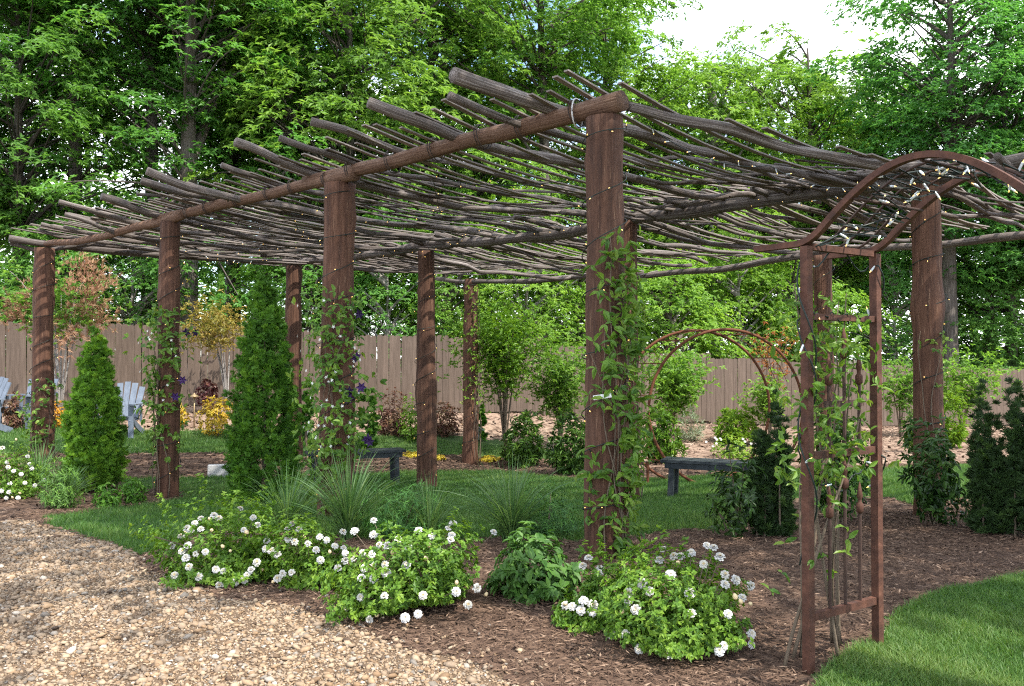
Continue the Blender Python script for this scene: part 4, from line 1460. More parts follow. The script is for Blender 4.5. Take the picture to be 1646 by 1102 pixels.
BLOOMS = [bloom_mesh(M['petal'], 1), bloom_mesh(M['petal'], 2, 1.3, .02), bloom_mesh(M['petal'], 3, .75, .2), bloom_mesh(M['petal'], 4, 1.0, .3)]
BUD = bud_mesh()
ROSES = [
    ("white rose bush nearest the lawn tongue, first of the front row by the gravel", 372, 940, 190, 96, [
        (386, 818), (344, 829), (352, 833), (323, 834), (313, 841), (301, 850), (307, 852), (323, 851), (291, 863), (277, 877), (293, 886), (302, 877), (299, 897), (315, 890), (330, 887), (304, 911),
        (281, 925), (319, 927), (347, 915), (359, 918), (353, 943), (378, 935), (393, 931), (397, 924), (404, 916), (413, 904), (392, 852), (414, 844), (429, 870), (407, 832)]),
    ("white rose bush in the middle of the front row below the ornamental grass", 500, 948, 165, 84, [
        (462, 851), (471, 842), (463, 867), (474, 871), (481, 851), (495, 874), (514, 863), (446, 891), (436, 885), (427, 882), (515, 900), (552, 881), (551, 855), (555, 901), (543, 913), (446, 930),
        (454, 922), (469, 920), (538, 878), (525, 868), (508, 884)]),
    ("largest white rose bush of the front row, left of the broad-leaved green shrub", 668, 996, 235, 120, [
        (601, 837), (601, 860), (570, 854), (583, 889), (597, 891), (610, 876), (623, 878), (555, 889), (568, 898), (586, 913), (598, 909), (619, 907), (581, 929), (601, 930), (621, 921), (653, 909),
        (580, 960), (618, 958), (680, 957), (556, 979), (594, 998), (651, 993), (672, 987), (752, 972), (673, 853), (694, 862), (721, 849), (728, 843), (726, 860), (724, 868), (793, 856), (766, 945), (733, 951), (640, 868), (656, 880)]),
    ("small white rose bush at the foot of the largest front post", 958, 1010, 108, 76, [
        (946, 898), (937, 910), (964, 914), (963, 922), (938, 966), (909, 973), (920, 975), (953, 972), (953, 983), (934, 981)]),
    ("white rose bush nearest the iron arbor", 1098, 1056, 215, 124, [
        (1067, 884), (1084, 895), (1095, 895), (1060, 901), (1078, 924), (1033, 938), (1011, 953), (1011, 966), (1022, 980), (1044, 950), (1005, 1019), (985, 1030), (1028, 1043), (1075, 1052),
        (1147, 881), (1136, 877), (1111, 889), (1131, 907), (1157, 896), (1165, 924), (1165, 940), (1182, 932), (1206, 941), (1193, 961), (1170, 987), (1112, 986), (1207, 1019), (1207, 1036), (1163, 1038), (1156, 1046), (1109, 954)]),
    ("white rose bush in the left bed, cut off by the edge of the view", 12, 806, 120, 92, [
        (4, 720), (44, 734), (11, 743), (13, 751), (22, 757), (34, 762), (48, 746), (51, 753), (16, 777), (40, 776), (56, 780), (15, 791), (10, 800), (29, 800), (2, 789), (70, 772), (-20, 760), (-35, 745)]),
]
for q, (lb, px, py, wpx, hpx, spots) in enumerate(ROSES):
    t, b, rx, h = bush("rose_bush", lb, "rose bush", px, py, wpx, hpx, LM['rose'], n=int((1900 if q < 3 else 2500) * (wpx / 200) ** 1.3) + 400, m=5, L=.034 if q < 3 else .029, wr=.62, group="white rose bushes", seed=200 + q, lob=.55, spread=.75, nst=7, low=.22, rmin=.2, shoots=34, tsd=.22, tmpl=LEAF4)
    c = b + Z_ * h * .25
    for (bx, by) in spots:
        d = nrm(ray(bx, by))
        o0 = np.array([0, 0, CAM_H])
        s3 = np.array([rx * 1.03, rx * 1.03, h * .80])
        oc, dd = (o0 - c) / s3, d / s3
        A_, B_, C_ = dd @ dd, 2 * oc @ dd, oc @ oc - 1
        disc = B_ * B_ - 4 * A_ * C_
        tt = (-B_ - math.sqrt(disc)) / (2 * A_) if disc > 0 else -B_ / (2 * A_)
        p = o0 + d * tt
        p[2] = max(p[2], tz(p[0], p[1]) + .03)
        nn = nrm(nrm((p - c) / s3 ** 2) * .5 + np.array([0, 0, .45]) - d * .75 + rng.normal(size=3) * .22)
        k = rng.choice(4, p=[.38, .32, .15, .15])
        o = obj("bloom", BLOOMS[k], t)
        s_ = rng.uniform(.043, .059)
        o.matrix_local = Matrix.Translation(Vector(p - WL[t])) @ Vector(nn).to_track_quat('Z', 'Y').to_matrix().to_4x4() @ Matrix.Rotation(rng.uniform(0, 6.28), 4, 'Z') @ Matrix.Diagonal((s_, s_, s_, 1))
        e = b + (p - b) * np.array([.55, .55, .45])
        part("flower_stalk", MB().add(*tube(bez(e, (e + p) / 2 + Z_ * .02, p - nn * .012, 4), .0022, 4, caps=False)), M['stem'], t)
    for _ in range(int(len(spots) * .45)):
        P, ax, _r = dome(1, b, rx, rx, h, .95, .1, q, .22)
        if P[0, 1] > b[1] + rx * .3:
            continue
        o = obj("bud", BUD, t, tuple(P[0] + ax[0] * .02 - WL[t]))
        s_ = rng.uniform(.045, .065)
        o.scale = (s_, s_, s_)
        o.rotation_euler = (rng.normal() * .5, rng.normal() * .5, 0)

# large leaves that can be told apart, each an object
LEAFM = {}


def leaf_set(mat_key):
    if mat_key not in LEAFM:
        T, F = LEAF6
        LEAFM[mat_key] = [MB().add(T * [1, 1, 1], F, tn).mesh("leaf", LM[mat_key]) for tn in (.05, .25, .42, .58, .75, .95)]
    return LEAFM[mat_key]


def leaf_objs(t, C, D, N, L, wr, mat_key):
    ms = leaf_set(mat_key)
    D = nrm(D)
    S = nrm(np.cross(N, D))
    U = np.cross(D, S)
    for i in range(len(C)):
        o = obj("leaf", ms[int(np.clip(rng.normal(2.5, 1.4), 0, 5))], t)
        l = L * rng.uniform(.6, 1.2)
        m_ = Matrix((D[i], S[i], U[i])).transposed().to_4x4() @ Matrix.Diagonal((l, l * wr, l, 1))
        o.matrix_local = Matrix.Translation(Vector(C[i] - WL[t])) @ m_


# broad-leaved shrub between the roses
b = gnd(862, 968)
b[1] += .16
b[2] = tz(b[0], b[1])
hy = thing("leafy_shrub", b, "compact dark green broad-leaved shrub between two white rose bushes", "shrub")
h_, rx_ = 104 / FPX * b[1], 68 / FPX * b[1]
P, ax, rad = dome(420, b, rx_ * .95, rx_ * .95, h_ * .95, .2, .2, 31, .25)
part("foliage", MB().add(*rosettes(P, ax, 5, .058, .5, .85, .3, LEAF6, np.clip(rng.normal(.4, .15, len(P)), 0, 1))), LM['hyd'], hy)
P, ax, rad = dome(600, b, rx_, rx_, h_, .93, .2, 31, .25)
P, ax = P[P[:, 1] < b[1] + .05][:70], ax[P[:, 1] < b[1] + .05][:70]
C = np.repeat(P, 4, 0)
A_ = np.repeat(ax, 4, 0)
rd = nrm(np.cross(A_, rng.normal(size=A_.shape)))
leaf_objs(hy, C, A_ * .35 + rd * .8 - np.array([0, 0, .1]), A_ + np.array([0, 0, .6]), .072, .52, 'hyd')
stems(hy, b, P[:7], .006)

# ------------------------------------------------------------------ climbing plants on the posts
def vine(i, j, label, n_obj, n_small, z0, z1, L, wr, mat_key, face=0.0, spread=1.1, bulge=.12, seed=0, dens=None, nstem=4, cat="vine", name="climbing_vine", group="vines climbing the pergola posts"):
    """leaves round a post; face = bearing of the leafy side, 0 is towards the camera"""
    r = np.random.default_rng(seed)
    x, y = GP[j, i]
    zb = tz(x, y)
    t = thing(name, (x, y, zb), label, cat, group)
    R0 = RAD[j, i] * 1.08

    def spot(n):
        f = r.random(n * 4)
        if dens is not None:
            w = np.interp(f, np.linspace(0, 1, len(dens)), dens)
            f = f[r.random(len(f)) < w / max(dens)]
        f = f[:n]
        n = len(f)
        z = z0 + (z1 - z0) * f
        cl = snoise(np.column_stack([z * 2.2, z * 0, z * 0 + seed]), seed, 2)
        a = -np.pi / 2 + face + cl * .6 + r.normal(size=n) * spread * .6
        rr = R0 + .01 + np.abs(r.normal(size=n)) * bulge * (.6 + .5 * cl)
        d = np.stack([np.cos(a), np.sin(a), np.zeros(n)], 1)
        return np.column_stack([x + d[:, 0] * rr, y + d[:, 1] * rr, z]), d
    if n_small:
        C, d = spot(n_small // 3)
        part("leaves", MB().add(*rosettes(C, d + Z_ * .3, 3, L * .85, wr, .7, .5, LEAF6, np.clip(r.normal(.45, .2, len(C)), 0, 1))), LM[mat_key], t)
    if n_obj:
        C, d = spot(n_obj // 3)
        C, d = np.repeat(C, 3, 0), np.repeat(d, 3, 0)
        sd = np.cross(d, Z_)
        D = d * .55 + sd * r.normal(size=(len(C), 1)) * .8 + Z_ * (r.normal(size=(len(C), 1)) * .5 - .15) + np.array([.25, 0, 0])
        leaf_objs(t, C, D, d + Z_ * .5 + r.normal(size=C.shape) * .3, L, wr, mat_key)
    for k in range(nstem):
        f = np.linspace(0, 1, 24)
        zt = z0 + (z1 - z0) * r.uniform(.6, 1)
        z = zb + .0 + (zt - zb) * f
        a = -np.pi / 2 + face + .9 * snoise(np.column_stack([f * 2.0, f * 0 + k, f * 0 + seed]), seed + k, 2) + r.normal() * .3
        rr = R0 + .015 + .03 * np.abs(np.sin(f * 9 + k))
        part("stem", MB().add(*tube(np.column_stack([x + np.cos(a) * rr, y + np.sin(a) * rr, z]), np.linspace(.007, .003, 24), 5)), M['stem'], t, True)
    return t


vine(3, 0, "leafy green vine climbing the largest front post, densest on its right side", 285, 640, .02, 2.45, .11, .36, 'vine', .5, 1.15, .085, 301, [1.0, .8, .8, 1.0, .9, .8, .55, .3], 6)
vB = vine(2, 0, "star jasmine with white flowers and purple clematis climbing the post beside the bench", 280, 900, -.05, 2.2, .085, .5, 'vine', -.25, 1.5, .14, 302, [.5, .7, 1.0, .9, .9, .8, .4], 5)
vC = vine(1, 0, "sparse climbing vine with clematis on the post between the two arborvitaes", 240, 560, .15, 2.15, .085, .55, 'vine', -.5, 1.6, .16, 303, [.2, .5, .5, .6, .9, 1.0, .9, .7], 5)
vine(0, 0, "low climbing vine on the far end post beside the small arborvitae", 0, 260, .2, 1.25, .085, .55, 'vine', .1, 1.6, .14, 304, [.5, .9, 1, .6], 4)
vine(3, 1, "sparse vine shoots around the thick post with the burl", 0, 60, 1.2, 1.9, .07, .5, 'vine', .2, 1.5, .08, 305, None, 2)
vine(0, 2, "fine-leaved climber wrapping the slim rear post", 0, 600, .4, 2.9, .07, .55, 'bright', .9, 1.4, .16, 306, [.2, .6, .9, .6, .5, .5], 4)
vine(2, 1, "dark vine leaves on the post hidden behind the largest front post", 0, 260, .1, 2.2, .09, .45, 'vine', .7, 1.2, .12, 307, None, 3)


def star(mb, c, nrm_, R_, k, wr, tint):
    nrm_ = nrm(nrm_)
    u = nrm(np.cross(nrm_, np.array([.3, .2, 1.0])))
    v = np.cross(nrm_, u)
    a = np.arange(k) / k * 6.283 + rng.random()
    D = np.cos(a)[:, None] * u + np.sin(a)[:, None] * v + nrm_ * .15
    mb.add(*leaves(np.repeat(c[None], k, 0), D, np.repeat(nrm_[None], k, 0), R_, R_ * wr, LEAF4, np.full(k, tint)))


for vn, npur, nwh, sd, zr in ((vB, 7, 60, 1, (.6, 2.1)), (vC, 4, 14, 2, (.9, 1.9))):
    r = np.random.default_rng(sd + 60)
    mb = MB()
    for _ in range(nwh):
        a = -np.pi / 2 + r.normal() * .9
        d = np.array([math.cos(a), math.sin(a), 0])
        star(mb, WL[vn] * [1, 1, 0] + d * r.uniform(.22, .40) + Z_ * r.uniform(*zr), d + Z_ * .2, .019, 5, .45, .5)
    part("star_blossoms", mb, M['starwhite'], vn)
    for _ in range(npur):
        a = -np.pi / 2 + .85 + r.normal() * .35
        d = np.array([math.cos(a), math.sin(a), 0])
        mb = MB()
        star(mb, WL[vn] * [1, 1, 0] + d * r.uniform(.24, .42) + Z_ * r.uniform(*zr), d * .6 + np.array([.1, -.6, -.2]), .062, 6, .55, r.random())
        part("purple_flower", mb, M['purple'], vn)

# vine on the arbor's left side
r = np.random.default_rng(9)
t = thing("arbor_vine", AF + dep * .2 - acr * .08, "tangled vine with pointed green leaves and bare lower stems growing up the iron arbor", "vine")
for k in range(9):
    n = 20
    f = np.linspace(0, 1, n)
    b = AF + dep * r.uniform(-.05, DEPTH * .9) - acr * r.uniform(.03, .22)
    e = AF + dep * r.uniform(.0, DEPTH * .8) - acr * r.uniform(-.02, .15) + Z_ * r.uniform(1.2, 1.85)
    p = b + (e - b) * f[:, None]
    p[:, :2] += np.stack([snoise(np.column_stack([f * 2, f * 0 + k, f * 0]), k, 2), snoise(np.column_stack([f * 2, f * 0 + k + 9, f * 0]), k + 5, 2)], 1) * .06
    p[0, 2] = tz(p[0, 0], p[0, 1])
    part("stem", MB().add(*tube(p, np.linspace(.010, .003, n), 5, .1, k)), M['stem'], t, True)


def arb_spots(n, zlo, zhi):
    z = r.uniform(zlo, zhi, n)
    q = snoise(np.column_stack([z * 3, z * 0, z * 0]), 4, 2)
    return AF + dep * (r.normal(size=n) * .16 + .16 + .06 * q)[:, None] - acr * (r.normal(size=n) * .09 + .06 - .05 * q)[:, None] + Z_ * z[:, None]


C = np.concatenate([arb_spots(56, .95, 1.72), arb_spots(16, .35, .95)])
part("leaves", MB().add(*rosettes(arb_spots(230, .85, 1.78), rng.normal(size=(230, 3)) + [-.3, -.6, .6], 3, .052, .42, .75, .45, LEAF6, np.clip(rng.normal(.55, .2, 230), 0, 1))), LM['vine'], t)
Cn = np.repeat(C, 3, 0)
leaf_objs(t, Cn, r.normal(size=Cn.shape) * [.8, .5, .5] + np.array([-.1, -.3, -.1]), r.normal(size=Cn.shape) * .4 + np.array([0, -.5, .8]), .064, .40, 'vine')

# ------------------------------------------------------------------ conifers
def conifer(name, label, px, py, wpx, hpx, mat, n, L, wr, cat="conifer", group=None, seed=0, leaders=1, up=.75, color=None, prof=None, m=5):
    b = gnd(px, py)
    b = b + np.array([b[0] / b[1], 1, 0]) * wpx / 2 * b[1] / FPX * .75
    b[2] = tz(b[0], b[1])
    h, rx = hpx * b[1] / FPX, wpx / 2 * b[1] / FPX * .76
    t = thing(name, b, label, cat, group)
    mb = MB()
    prof = prof or [(0, .74), (.08, .96), (.28, 1.0), (.46, .90), (.64, .68), (.80, .42), (.93, .15), (1, .02)]
    for k in range(leaders):
        o_ = np.zeros(3) if leaders == 1 else np.append(rng.uniform(-1, 1, 2) * rx * .75, 0)
        hk = h * (1 if k == 0 else rng.uniform(.5, .95))
        rk = rx if leaders == 1 else rx * rng.uniform(.28, .42)
        nn = n // leaders
        # ragged tufts: each a short plume of sprays leaning up and out
        pl_ = 26 if leaders == 1 else 9
        npl = nn // pl_
        f = rng.random(npl * 4)
        f = f[rng.random(len(f)) < np.interp(f, *zip(*prof)) + .08][:npl]
        a = rng.uniform(0, 6.283, len(f))
        lump = 1 + .16 * snoise(np.column_stack([np.cos(a) * 2, np.sin(a) * 2, f * 8]), seed + k, 3)
        q = rk * np.interp(f, *zip(*prof)) * lump * rng.uniform(.62, .92, len(f))
        d = np.stack([np.cos(a), np.sin(a), np.zeros(len(f))], 1)
        C0 = b + o_ + d * q[:, None] + Z_ * (f * hk * .95)[:, None]
        pd = nrm(d * rng.uniform(.35, .9, (len(f), 1)) + Z_ * .8 + rng.normal(size=C0.shape) * .25)
        pl_len = (rng.uniform(.5, 1.3, len(f)) * min(.22, rk * .55) + .03) * (1 - .55 * f)
        g = rng.random((len(f), pl_)) ** .8
        C = (C0[:, None] + pd[:, None] * (g * pl_len[:, None])[..., None] + rng.normal(size=(len(f), pl_, 3)) * (.032 * (1.15 - g))[..., None] * min(1, rk * 3.5)).reshape(-1, 3)
        d = np.repeat(d, pl_, 0)
        tint = np.clip(np.repeat(.38 + .18 * rng.normal(size=len(f)), pl_) + .22 * (g.ravel() - .4) + rng.normal(size=len(C)) * .08, 0, 1)
        C[:, 2] = np.maximum(C[:, 2], b[2] + .02)
        # flat fans of scale sprays, turned every way
        ax = nrm(d * (1 - up) + Z_ * up + rng.normal(size=C.shape) * .28)
        side = nrm(np.cross(ax, d + rng.normal(size=C.shape) * .9))
        ang = np.linspace(-.75, .75, m)
        D = (ax[:, None] * np.cos(ang)[None, :, None] + side[:, None] * np.sin(ang)[None, :, None]).reshape(-1, 3)
        Cc = np.repeat(C, m, 0) + D * (np.abs(np.tile(ang, len(C))) * L * .2)[:, None]
        N_ = np.repeat(np.cross(ax, side), m, 0)
        ls = L * rng.uniform(.6, 1.15, len(D))
        mb.add(*leaves(Cc, D, N_, ls, ls * wr * 1.15, BLADE2, np.clip(np.repeat(tint, m) + rng.normal(size=len(D)) * .08, 0, 1)))
        part("trunk", MB().add(*tube(np.array([b + o_ - Z_ * .05, b + o_ + Z_ * hk * (.8 if leaders == 1 else .45)]), np.array([.03 if leaders == 1 else .012, .005]), 6)), M['stem'], t)
    f = part("foliage", mb, mat, t)
    if color:
        f.color = (*color, 1)
    return t


ARB = "arborvitaes planted along the pergola"
conifer("arborvitae", "tallest cone-shaped arborvitae standing left of the clematis post", 424, 816, 128, 372, LM['thuja'], 21000, .050, .17, "arborvitae", ARB, 1, color=(1.15, 1.08, .8))
conifer("arborvitae", "smaller sunlit arborvitae in front of the blue grey chair", 152, 798, 100, 268, LM['thuja'], 15500, .050, .18, "arborvitae", ARB, 2, color=(1.55, 1.3, .9))
conifer("yew", "narrow dark yew beside the bench and the arbor vine", 1238, 868, 78, 268, LM['yew'], 5000, .055, .16, "yew", "dark yews", 3, leaders=8)
conifer("yew", "dark upright yew right of the burl post", 1588, 862, 78, 255, LM['yew'], 6000, .055, .16, "yew", "dark yews", 4, leaders=10)
conifer("yew", "dark yew cut off by the right-hand edge", 1650, 872, 86, 290, LM['yew'], 6000, .055, .16, "yew", "dark yews", 5, leaders=10)
conifer("small_conifer", "small upright green conifer behind the clematis post's right side", 592, 724, 34, 120, LM['thuja'], 1500, .07, .3, "conifer", "small conifers", 6)
conifer("small_conifer", "small upright conifer between the tall arborvitae and the clematis post", 492, 720, 30, 110, LM['thuja'], 1300, .07, .3, "conifer", "small conifers", 7)
conifer("small_conifer", "small bright conifer right of the slim rear post", 772, 712, 24, 64, LM['thuja'], 900, .07, .3, "conifer", "small conifers", 8, color=(1.1, 1.2, .9))

# ------------------------------------------------------------------ ornamental grasses
def clump(name, label, px, py, spread, h, n, w, mat, seed, group, droop=.9, color=None):
    r = np.random.default_rng(seed)
    b = gnd(px, py)
    t = thing(name, b, label, "ornamental grass", group)
    k = 7
    f = np.linspace(0, 1, k)
    a = r.uniform(0, 6.283, n)
    d = np.stack([np.cos(a), np.sin(a), np.zeros(n)], 1)
    Ln = h * r.uniform(.55, 1.2, n)
    out = spread * r.uniform(.1, 1.0, n)
    base_ = b + d * (r.random(n) * .07)[:, None]
    z = Ln[:, None] * (f[None] - .42 * droop * (out / spread)[:, None] * f[None] ** 2.6)
    rad = out[:, None] * f[None] ** 1.6
    P = base_[:, None] + d[:, None] * rad[..., None] + Z_ * z[..., None]
    s_ = np.cross(d, Z_) + r.normal(size=(n, 3)) * .3
    ww = w * (1 - f ** 2.2)[None] * r.uniform(.7, 1.2, n)[:, None] + .0006
    V = np.stack([P - s_[:, None] * ww[..., None] / 2, P + s_[:, None] * ww[..., None] / 2], 2).reshape(-1, 3)
    i = (np.arange(n) * k * 2)[:, None] + (np.arange(k - 1) * 2)[None]
    i = i.ravel()
    F = np.stack([i, i + 1, i + 3, i + 2], 1)
    o = part("blades", MB().add(V, F, np.repeat(np.clip(r.normal(.5, .22, n), 0, 1), 2 * k)), mat, t)
    if color:
        o.color = (*color, 1)
    return t


OG = "ornamental grass clumps"
clump("grass_clump", "arching ornamental grass clump at the foot of the clematis post", 560, 868, .70, .80, 260, .011, LM['grass'], 1, OG)
clump("grass_clump", "arching grass clump right of the tall arborvitae's foot", 462, 858, .58, .66, 220, .010, LM['grass'], 2, OG)
clump("grass_clump", "loose long-bladed grass clump left of the largest front post", 822, 872, .72, .72, 240, .011, LM['grass'], 3, OG)
clump("grass_clump", "smaller grass clump between the two larger ones", 690, 868, .5, .55, 170, .009, LM['grass'], 4, OG)
clump("grass_clump", "tufted grass clump beneath the far end post", 62, 790, .5, .62, 200, .012, LM['grass'], 5, OG)
clump("grass_clump", "bluish grass clump left of the small arborvitae", 105, 815, .36, .5, 190, .011, LM['grass'], 6, OG)

# ------------------------------------------------------------------ other shrubs and perennials
FE = "feathery perennials behind the roses"
bush("feathery_plant", "dark feathery perennial behind the largest rose bush", "perennial", 645, 872, 130, 95, LM['yew'], 500, 6, .06, .12, FE, 41, NEEDLE, color=(2.0, 2.6, 2.0))
bush("feathery_plant", "dark feathery perennial left of the largest front post", "perennial", 880, 868, 120, 95, LM['yew'], 450, 6, .06, .12, FE, 42, NEEDLE, color=(2.0, 2.5, 2.0))
bush("feathery_plant", "feathery perennial beside the smaller arborvitae at the left bed edge", "perennial", 95, 822, 66, 88, LM['yew'], 420, 6, .06, .12, FE, 43, NEEDLE, color=(3.0, 3.0, 1.8))
bush("low_perennial", "low leafy perennial at the mulch edge right of the small arborvitae", "perennial", 172, 818, 42, 38, LM['hyd'], 90, 5, .07, .3, "low perennials", 44, LEAF6, color=(1.1, 1.2, .8))
bush("low_perennial", "low leafy perennial just left of the vine post's foot", "perennial", 212, 812, 40, 46, LM['hyd'], 90, 5, .07, .3, "low perennials", 45, LEAF6, color=(1.1, 1.2, .8))
LA = "laurels along the rear bed"
bush("laurel", "glossy laurel right of the slim rear post", "laurel", 842, 752, 66, 90, LM['laurel'], 260, 7, .14, .26, LA, 51, LEAF6, .6, .35, color=(1.2, 1.2, 1))
bush("laurel", "glossy laurel just left of the largest front post", "laurel", 915, 764, 66, 105, LM['laurel'], 260, 7, .14, .26, LA, 52, LEAF6, .6, .35, color=(1.0, 1.05, 1))
bush("laurel", "yellow-green laurel seen through the left of the round gate", "laurel", 1062, 748, 56, 108, LM['laurel'], 240, 7, .14, .26, LA, 53, LEAF6, .6, .3, color=(1.5, 1.5, .9))
bush("laurel", "bright yellow-green laurel on the bark slope above the bench", "laurel", 1186, 716, 62, 66, LM['bright'], 240, 7, .15, .24, LA, 54, LEAF6, .55, .2)
bush("laurel", "yellow-green laurel right of the burl post", "laurel", 1530, 722, 44, 88, LM['bright'], 200, 7, .14, .26, LA, 55, LEAF6, .55, .2, color=(.8, .85, .8))
bush("laurel", "green laurel left of the burl post", "laurel", 1478, 730, 40, 80, LM['laurel'], 180, 7, .14, .26, LA, 56, LEAF6, .6, .3, color=(1.3, 1.3, 1))
DS = "dark broad-leaved shrubs near the arbor"
bush("dark_shrub", "dark broad-leaved shrub in front of the right end of the bench", "shrub", 1186, 868, 84, 140, LM['laurel'], 120, 5, .085, .36, DS, 61, LEAF6, .8, .3, color=(.55, .6, .65), lob=.4, nst=8, low=.45)
bush("dark_shrub", "dark shrub growing around the foot of the burl post", "shrub", 1502, 850, 92, 170, LM['laurel'], 300, 5, .085, .36, DS, 62, LEAF6, .8, .3, color=(.6, .7, .7), lob=.4, nst=8, low=.45)
bush("dark_shrub", "dark leafy shrub between arbor posts below the vine", "shrub", 1345, 846, 90, 190, LM['laurel'], 300, 5, .085, .36, DS, 63, LEAF6, .8, .3, color=(.75, .9, .75), lob=.4, nst=8, low=.5)
bush("golden_shrub", "golden yellow shrub beside the brass path light", "shrub", 348, 706, 56, 66, LM['gold'], 320, 6, .06, .5, "golden shrubs", 71, low=.5)
bush("golden_shrub", "golden orange shrub between the chairs", "shrub", 96, 690, 44, 42, LM['gold'], 220, 6, .06, .5, "golden shrubs", 72, color=(1.1, .8, .8))
bush("golden_shrub", "golden shrub seen right of the vine post between the arborvitaes", "shrub", 282, 690, 40, 48, LM['gold'], 220, 6, .06, .5, "golden shrubs", 73)
RS = "russet shrubs by the fence"
bush("russet_shrub", "russet-leaved shrub right of the clematis post", "shrub", 630, 702, 52, 66, LM['russet'], 300, 6, .08, .4, RS, 74)
bush("russet_shrub", "russet-leaved shrub between the bare post and slim rear post", "shrub", 716, 704, 46, 58, LM['russet'], 260, 6, .08, .4, RS, 75)
bush("russet_shrub", "thin russet shrub at the left between the chairs", "shrub", 20, 692, 30, 60, LM['russet'], 160, 5, .07, .4, RS, 76)
bush("green_shrub", "light green shrub left of the bare post", "shrub", 663, 712, 46, 66, LM['bright'], 280, 5, .08, .4, None, 77, color=(.85, .9, .9))
bush("purple_shrub", "small purple-leaved plant against the fence", "shrub", 333, 668, 34, 60, LM['maroon'], 120, 5, .08, .7, None, 78, low=.6)
bush("silver_shrub", "wispy silver-grey shrub seen through the round gate", "shrub", 1108, 712, 46, 56, LM['silver'], 260, 6, .10, .12, None, 79, NEEDLE, .5, 0)
bush("low_rose", "low white-flowering shrub on the bark slope above the bench", "shrub", 1180, 740, 72, 36, LM['bright'], 200, 5, .07, .5, None, 80)
tw = bpy.data.objects["low_rose"]
mb = MB()
for _ in range(16):
    star(mb, WL[tw] + np.array([rng.uniform(-.55, .5), rng.uniform(-.5, .1), rng.uniform(.25, .42)]), np.array([0, -.8, .6]), .03, 6, .9, .1)
part("blossoms", mb, M['petal'], tw)
for px, py, wp, lb in ((662, 736, 40, "flat yellow sedum patch at the foot of the slim rear post's mulch bed"), (700, 740, 32, "flat yellow sedum patch left of the slim rear post"), (786, 743, 38, "flat bright yellow sedum patch right of the slim rear post")):
    bush("sedum_patch", lb, "sedum", px, py, wp, 7, LM['gold'], 150, 6, .04, .6, "yellow sedum patches", px, nst=2, color=(1, 1.1, 1))

# saplings: thin stems with leaves along them
def sapling(name, label, px, Y, y_top, y_base, wpx, mat, n, L, wr, cat="sapling", group=None, seed=0, nst=5, weep=0.0, color=None, start=.3, tmpl=LEAF4, jit=.12, bark='stem'):
    r = np.random.default_rng(seed)
    x = (px - W / 2) / FPX * Y
    b = onground(x, Y)
    ztop = at(px, y_top, Y)[2]
    rx = wpx / 2 * Y / FPX
    t = thing(name, b, label, cat, group)
    ends = []
    C, T = [], []
    for k in range(nst):
        a = r.uniform(0, 6.283)
        d = np.array([math.cos(a), math.sin(a), 0]) * rx * r.uniform(.25, 1)
        e = b + d + Z_ * (ztop - b[2]) * r.uniform(.7, 1.0)
        mid = b + d * .25 + Z_ * (ztop - b[2]) * .75
        p = bez(b, mid, e, 14)
        if weep:
            p[:, 2] -= weep * (np.linspace(0, 1, 14) ** 4)
        part("stem", MB().add(*tube(p, np.linspace(.022, .005, 14), 6, .08, k)), M[bark], t, True)
        m = n // nst
        f = start + (1 - start) * r.random(m)
        q = np.stack([np.interp(f, np.linspace(0, 1, 14), p[:, c]) for c in range(3)], 1)
        C.append(q + r.normal(size=(m, 3)) * np.array([1, 1, .8]) * (jit * (.5 + f[:, None]) * rx * 1.6))
    C = np.concatenate(C)
    C = C[C[:, 2] > b[2] + .05]
    o = part("foliage", MB().add(*rosettes(C, np.tile([0, 0, 1.0], (len(C), 1)) + r.normal(size=C.shape) * .4, 5, L, wr, .85, .5, tmpl, np.clip(r.normal(.5, .2, len(C)), 0, 1), r=r)), mat, t)
    if color:
        o.color = (*color, 1)
    return t


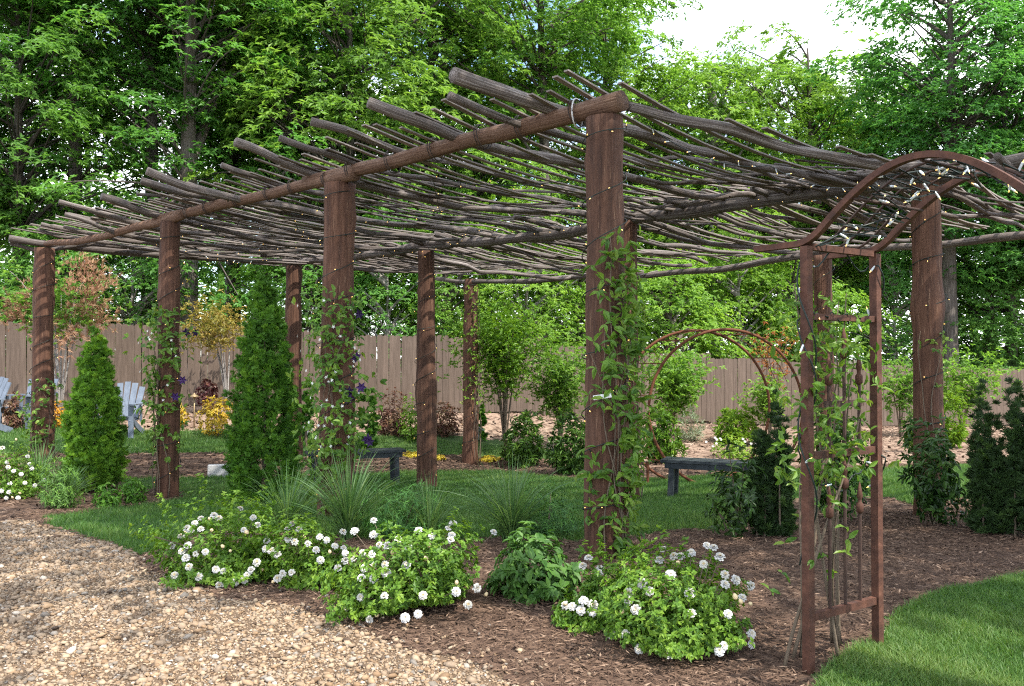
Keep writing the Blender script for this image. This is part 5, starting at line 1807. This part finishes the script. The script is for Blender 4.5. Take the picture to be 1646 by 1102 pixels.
SA = "saplings in front of the fence"
sapling("sapling", "tall wispy light green sapling right of the slim rear post", 812, 17.6, 452, 700, 130, LM['bright'], 2600, .085, .45, group=SA, seed=1, nst=8, weep=.7, color=(.72, .85, .8), jit=.2)
sapling("sapling", "green sapling with thin crooked stems left of the largest front post", 902, 18.2, 560, 700, 105, LM['forest'], 1400, .09, .5, group=SA, seed=2, nst=7, color=(1.3, 1.3, 1), jit=.2)
sapling("sapling", "leafy sapling seen through the left of the round gate", 1082, 20.5, 572, 690, 110, LM['forest'], 1400, .11, .5, group=SA, seed=3, nst=6, color=(1.4, 1.4, 1), jit=.2)
sapling("sapling", "thin sapling left of the burl post", 1446, 22.5, 575, 700, 80, LM['forest'], 520, .11, .5, group=SA, seed=4, nst=5, color=(1.3, 1.35, 1), jit=.2)
sapling("sapling", "light green sapling right of the burl post", 1545, 22.5, 568, 690, 110, LM['forest'], 800, .11, .5, group=SA, seed=5, nst=6, color=(1.4, 1.4, 1), jit=.2)
sapling("copper_sapling", "copper-leaved sapling behind the right of the round gate", 1245, 21.5, 512, 680, 74, LM['copper'], 140, .11, .3, "sapling", None, 6, 5, jit=.2)
sapling("sapling", "pale green sapling between the copper sapling and dark yew", 1238, 19.5, 600, 700, 66, LM['forest'], 420, .10, .5, group=SA, seed=16, nst=5, color=(1.5, 1.4, 1), jit=.2)
sapling("amber_maple", "amber-leaved weeping maple against the fence left of the tall arborvitae", 366, 18.9, 484, 655, 120, LM['amber'], 700, .10, .3, "maple", None, 7, 6, weep=.25, start=.6, jit=.16, bark='palebark')
sm = sapling("smoke_bush", "smoke bush with pinkish orange plumes behind the far end post", 98, 17.6, 418, 690, 150, LM['forest'], 420, .11, .6, "smoke bush", None, 8, 7, start=.45, color=(1.2, 1.25, 1), jit=.2, bark='palebark')
b = WL[sm]
mb = MB()
r = np.random.default_rng(12)
for px, py, n in [(135, 430, 26), (160, 455, 26), (120, 460, 24), (145, 480, 22), (30, 490, 22), (50, 500, 24), (25, 510, 14), (150, 505, 24), (110, 500, 18), (70, 470, 14), (125, 530, 20), (85, 520, 18), (45, 480, 12), (165, 520, 10), (100, 545, 14)]:
    c = at(px, py, 17.6 + r.normal() * .3)
    n = int(n * 2.6)
    C = c + r.normal(size=(n, 3)) * np.array([.17, .17, .13])
    A_ = nrm((C - (b + Z_ * 1.6)) + r.normal(size=C.shape) * .5)
    mb.add(*rosettes(C, A_, 9, .13, .10, .35, 0, NEEDLE, np.clip(r.normal(.5, .25, n), 0, 1), .25, r))
part("plumes", mb, LM['plume'], sm)
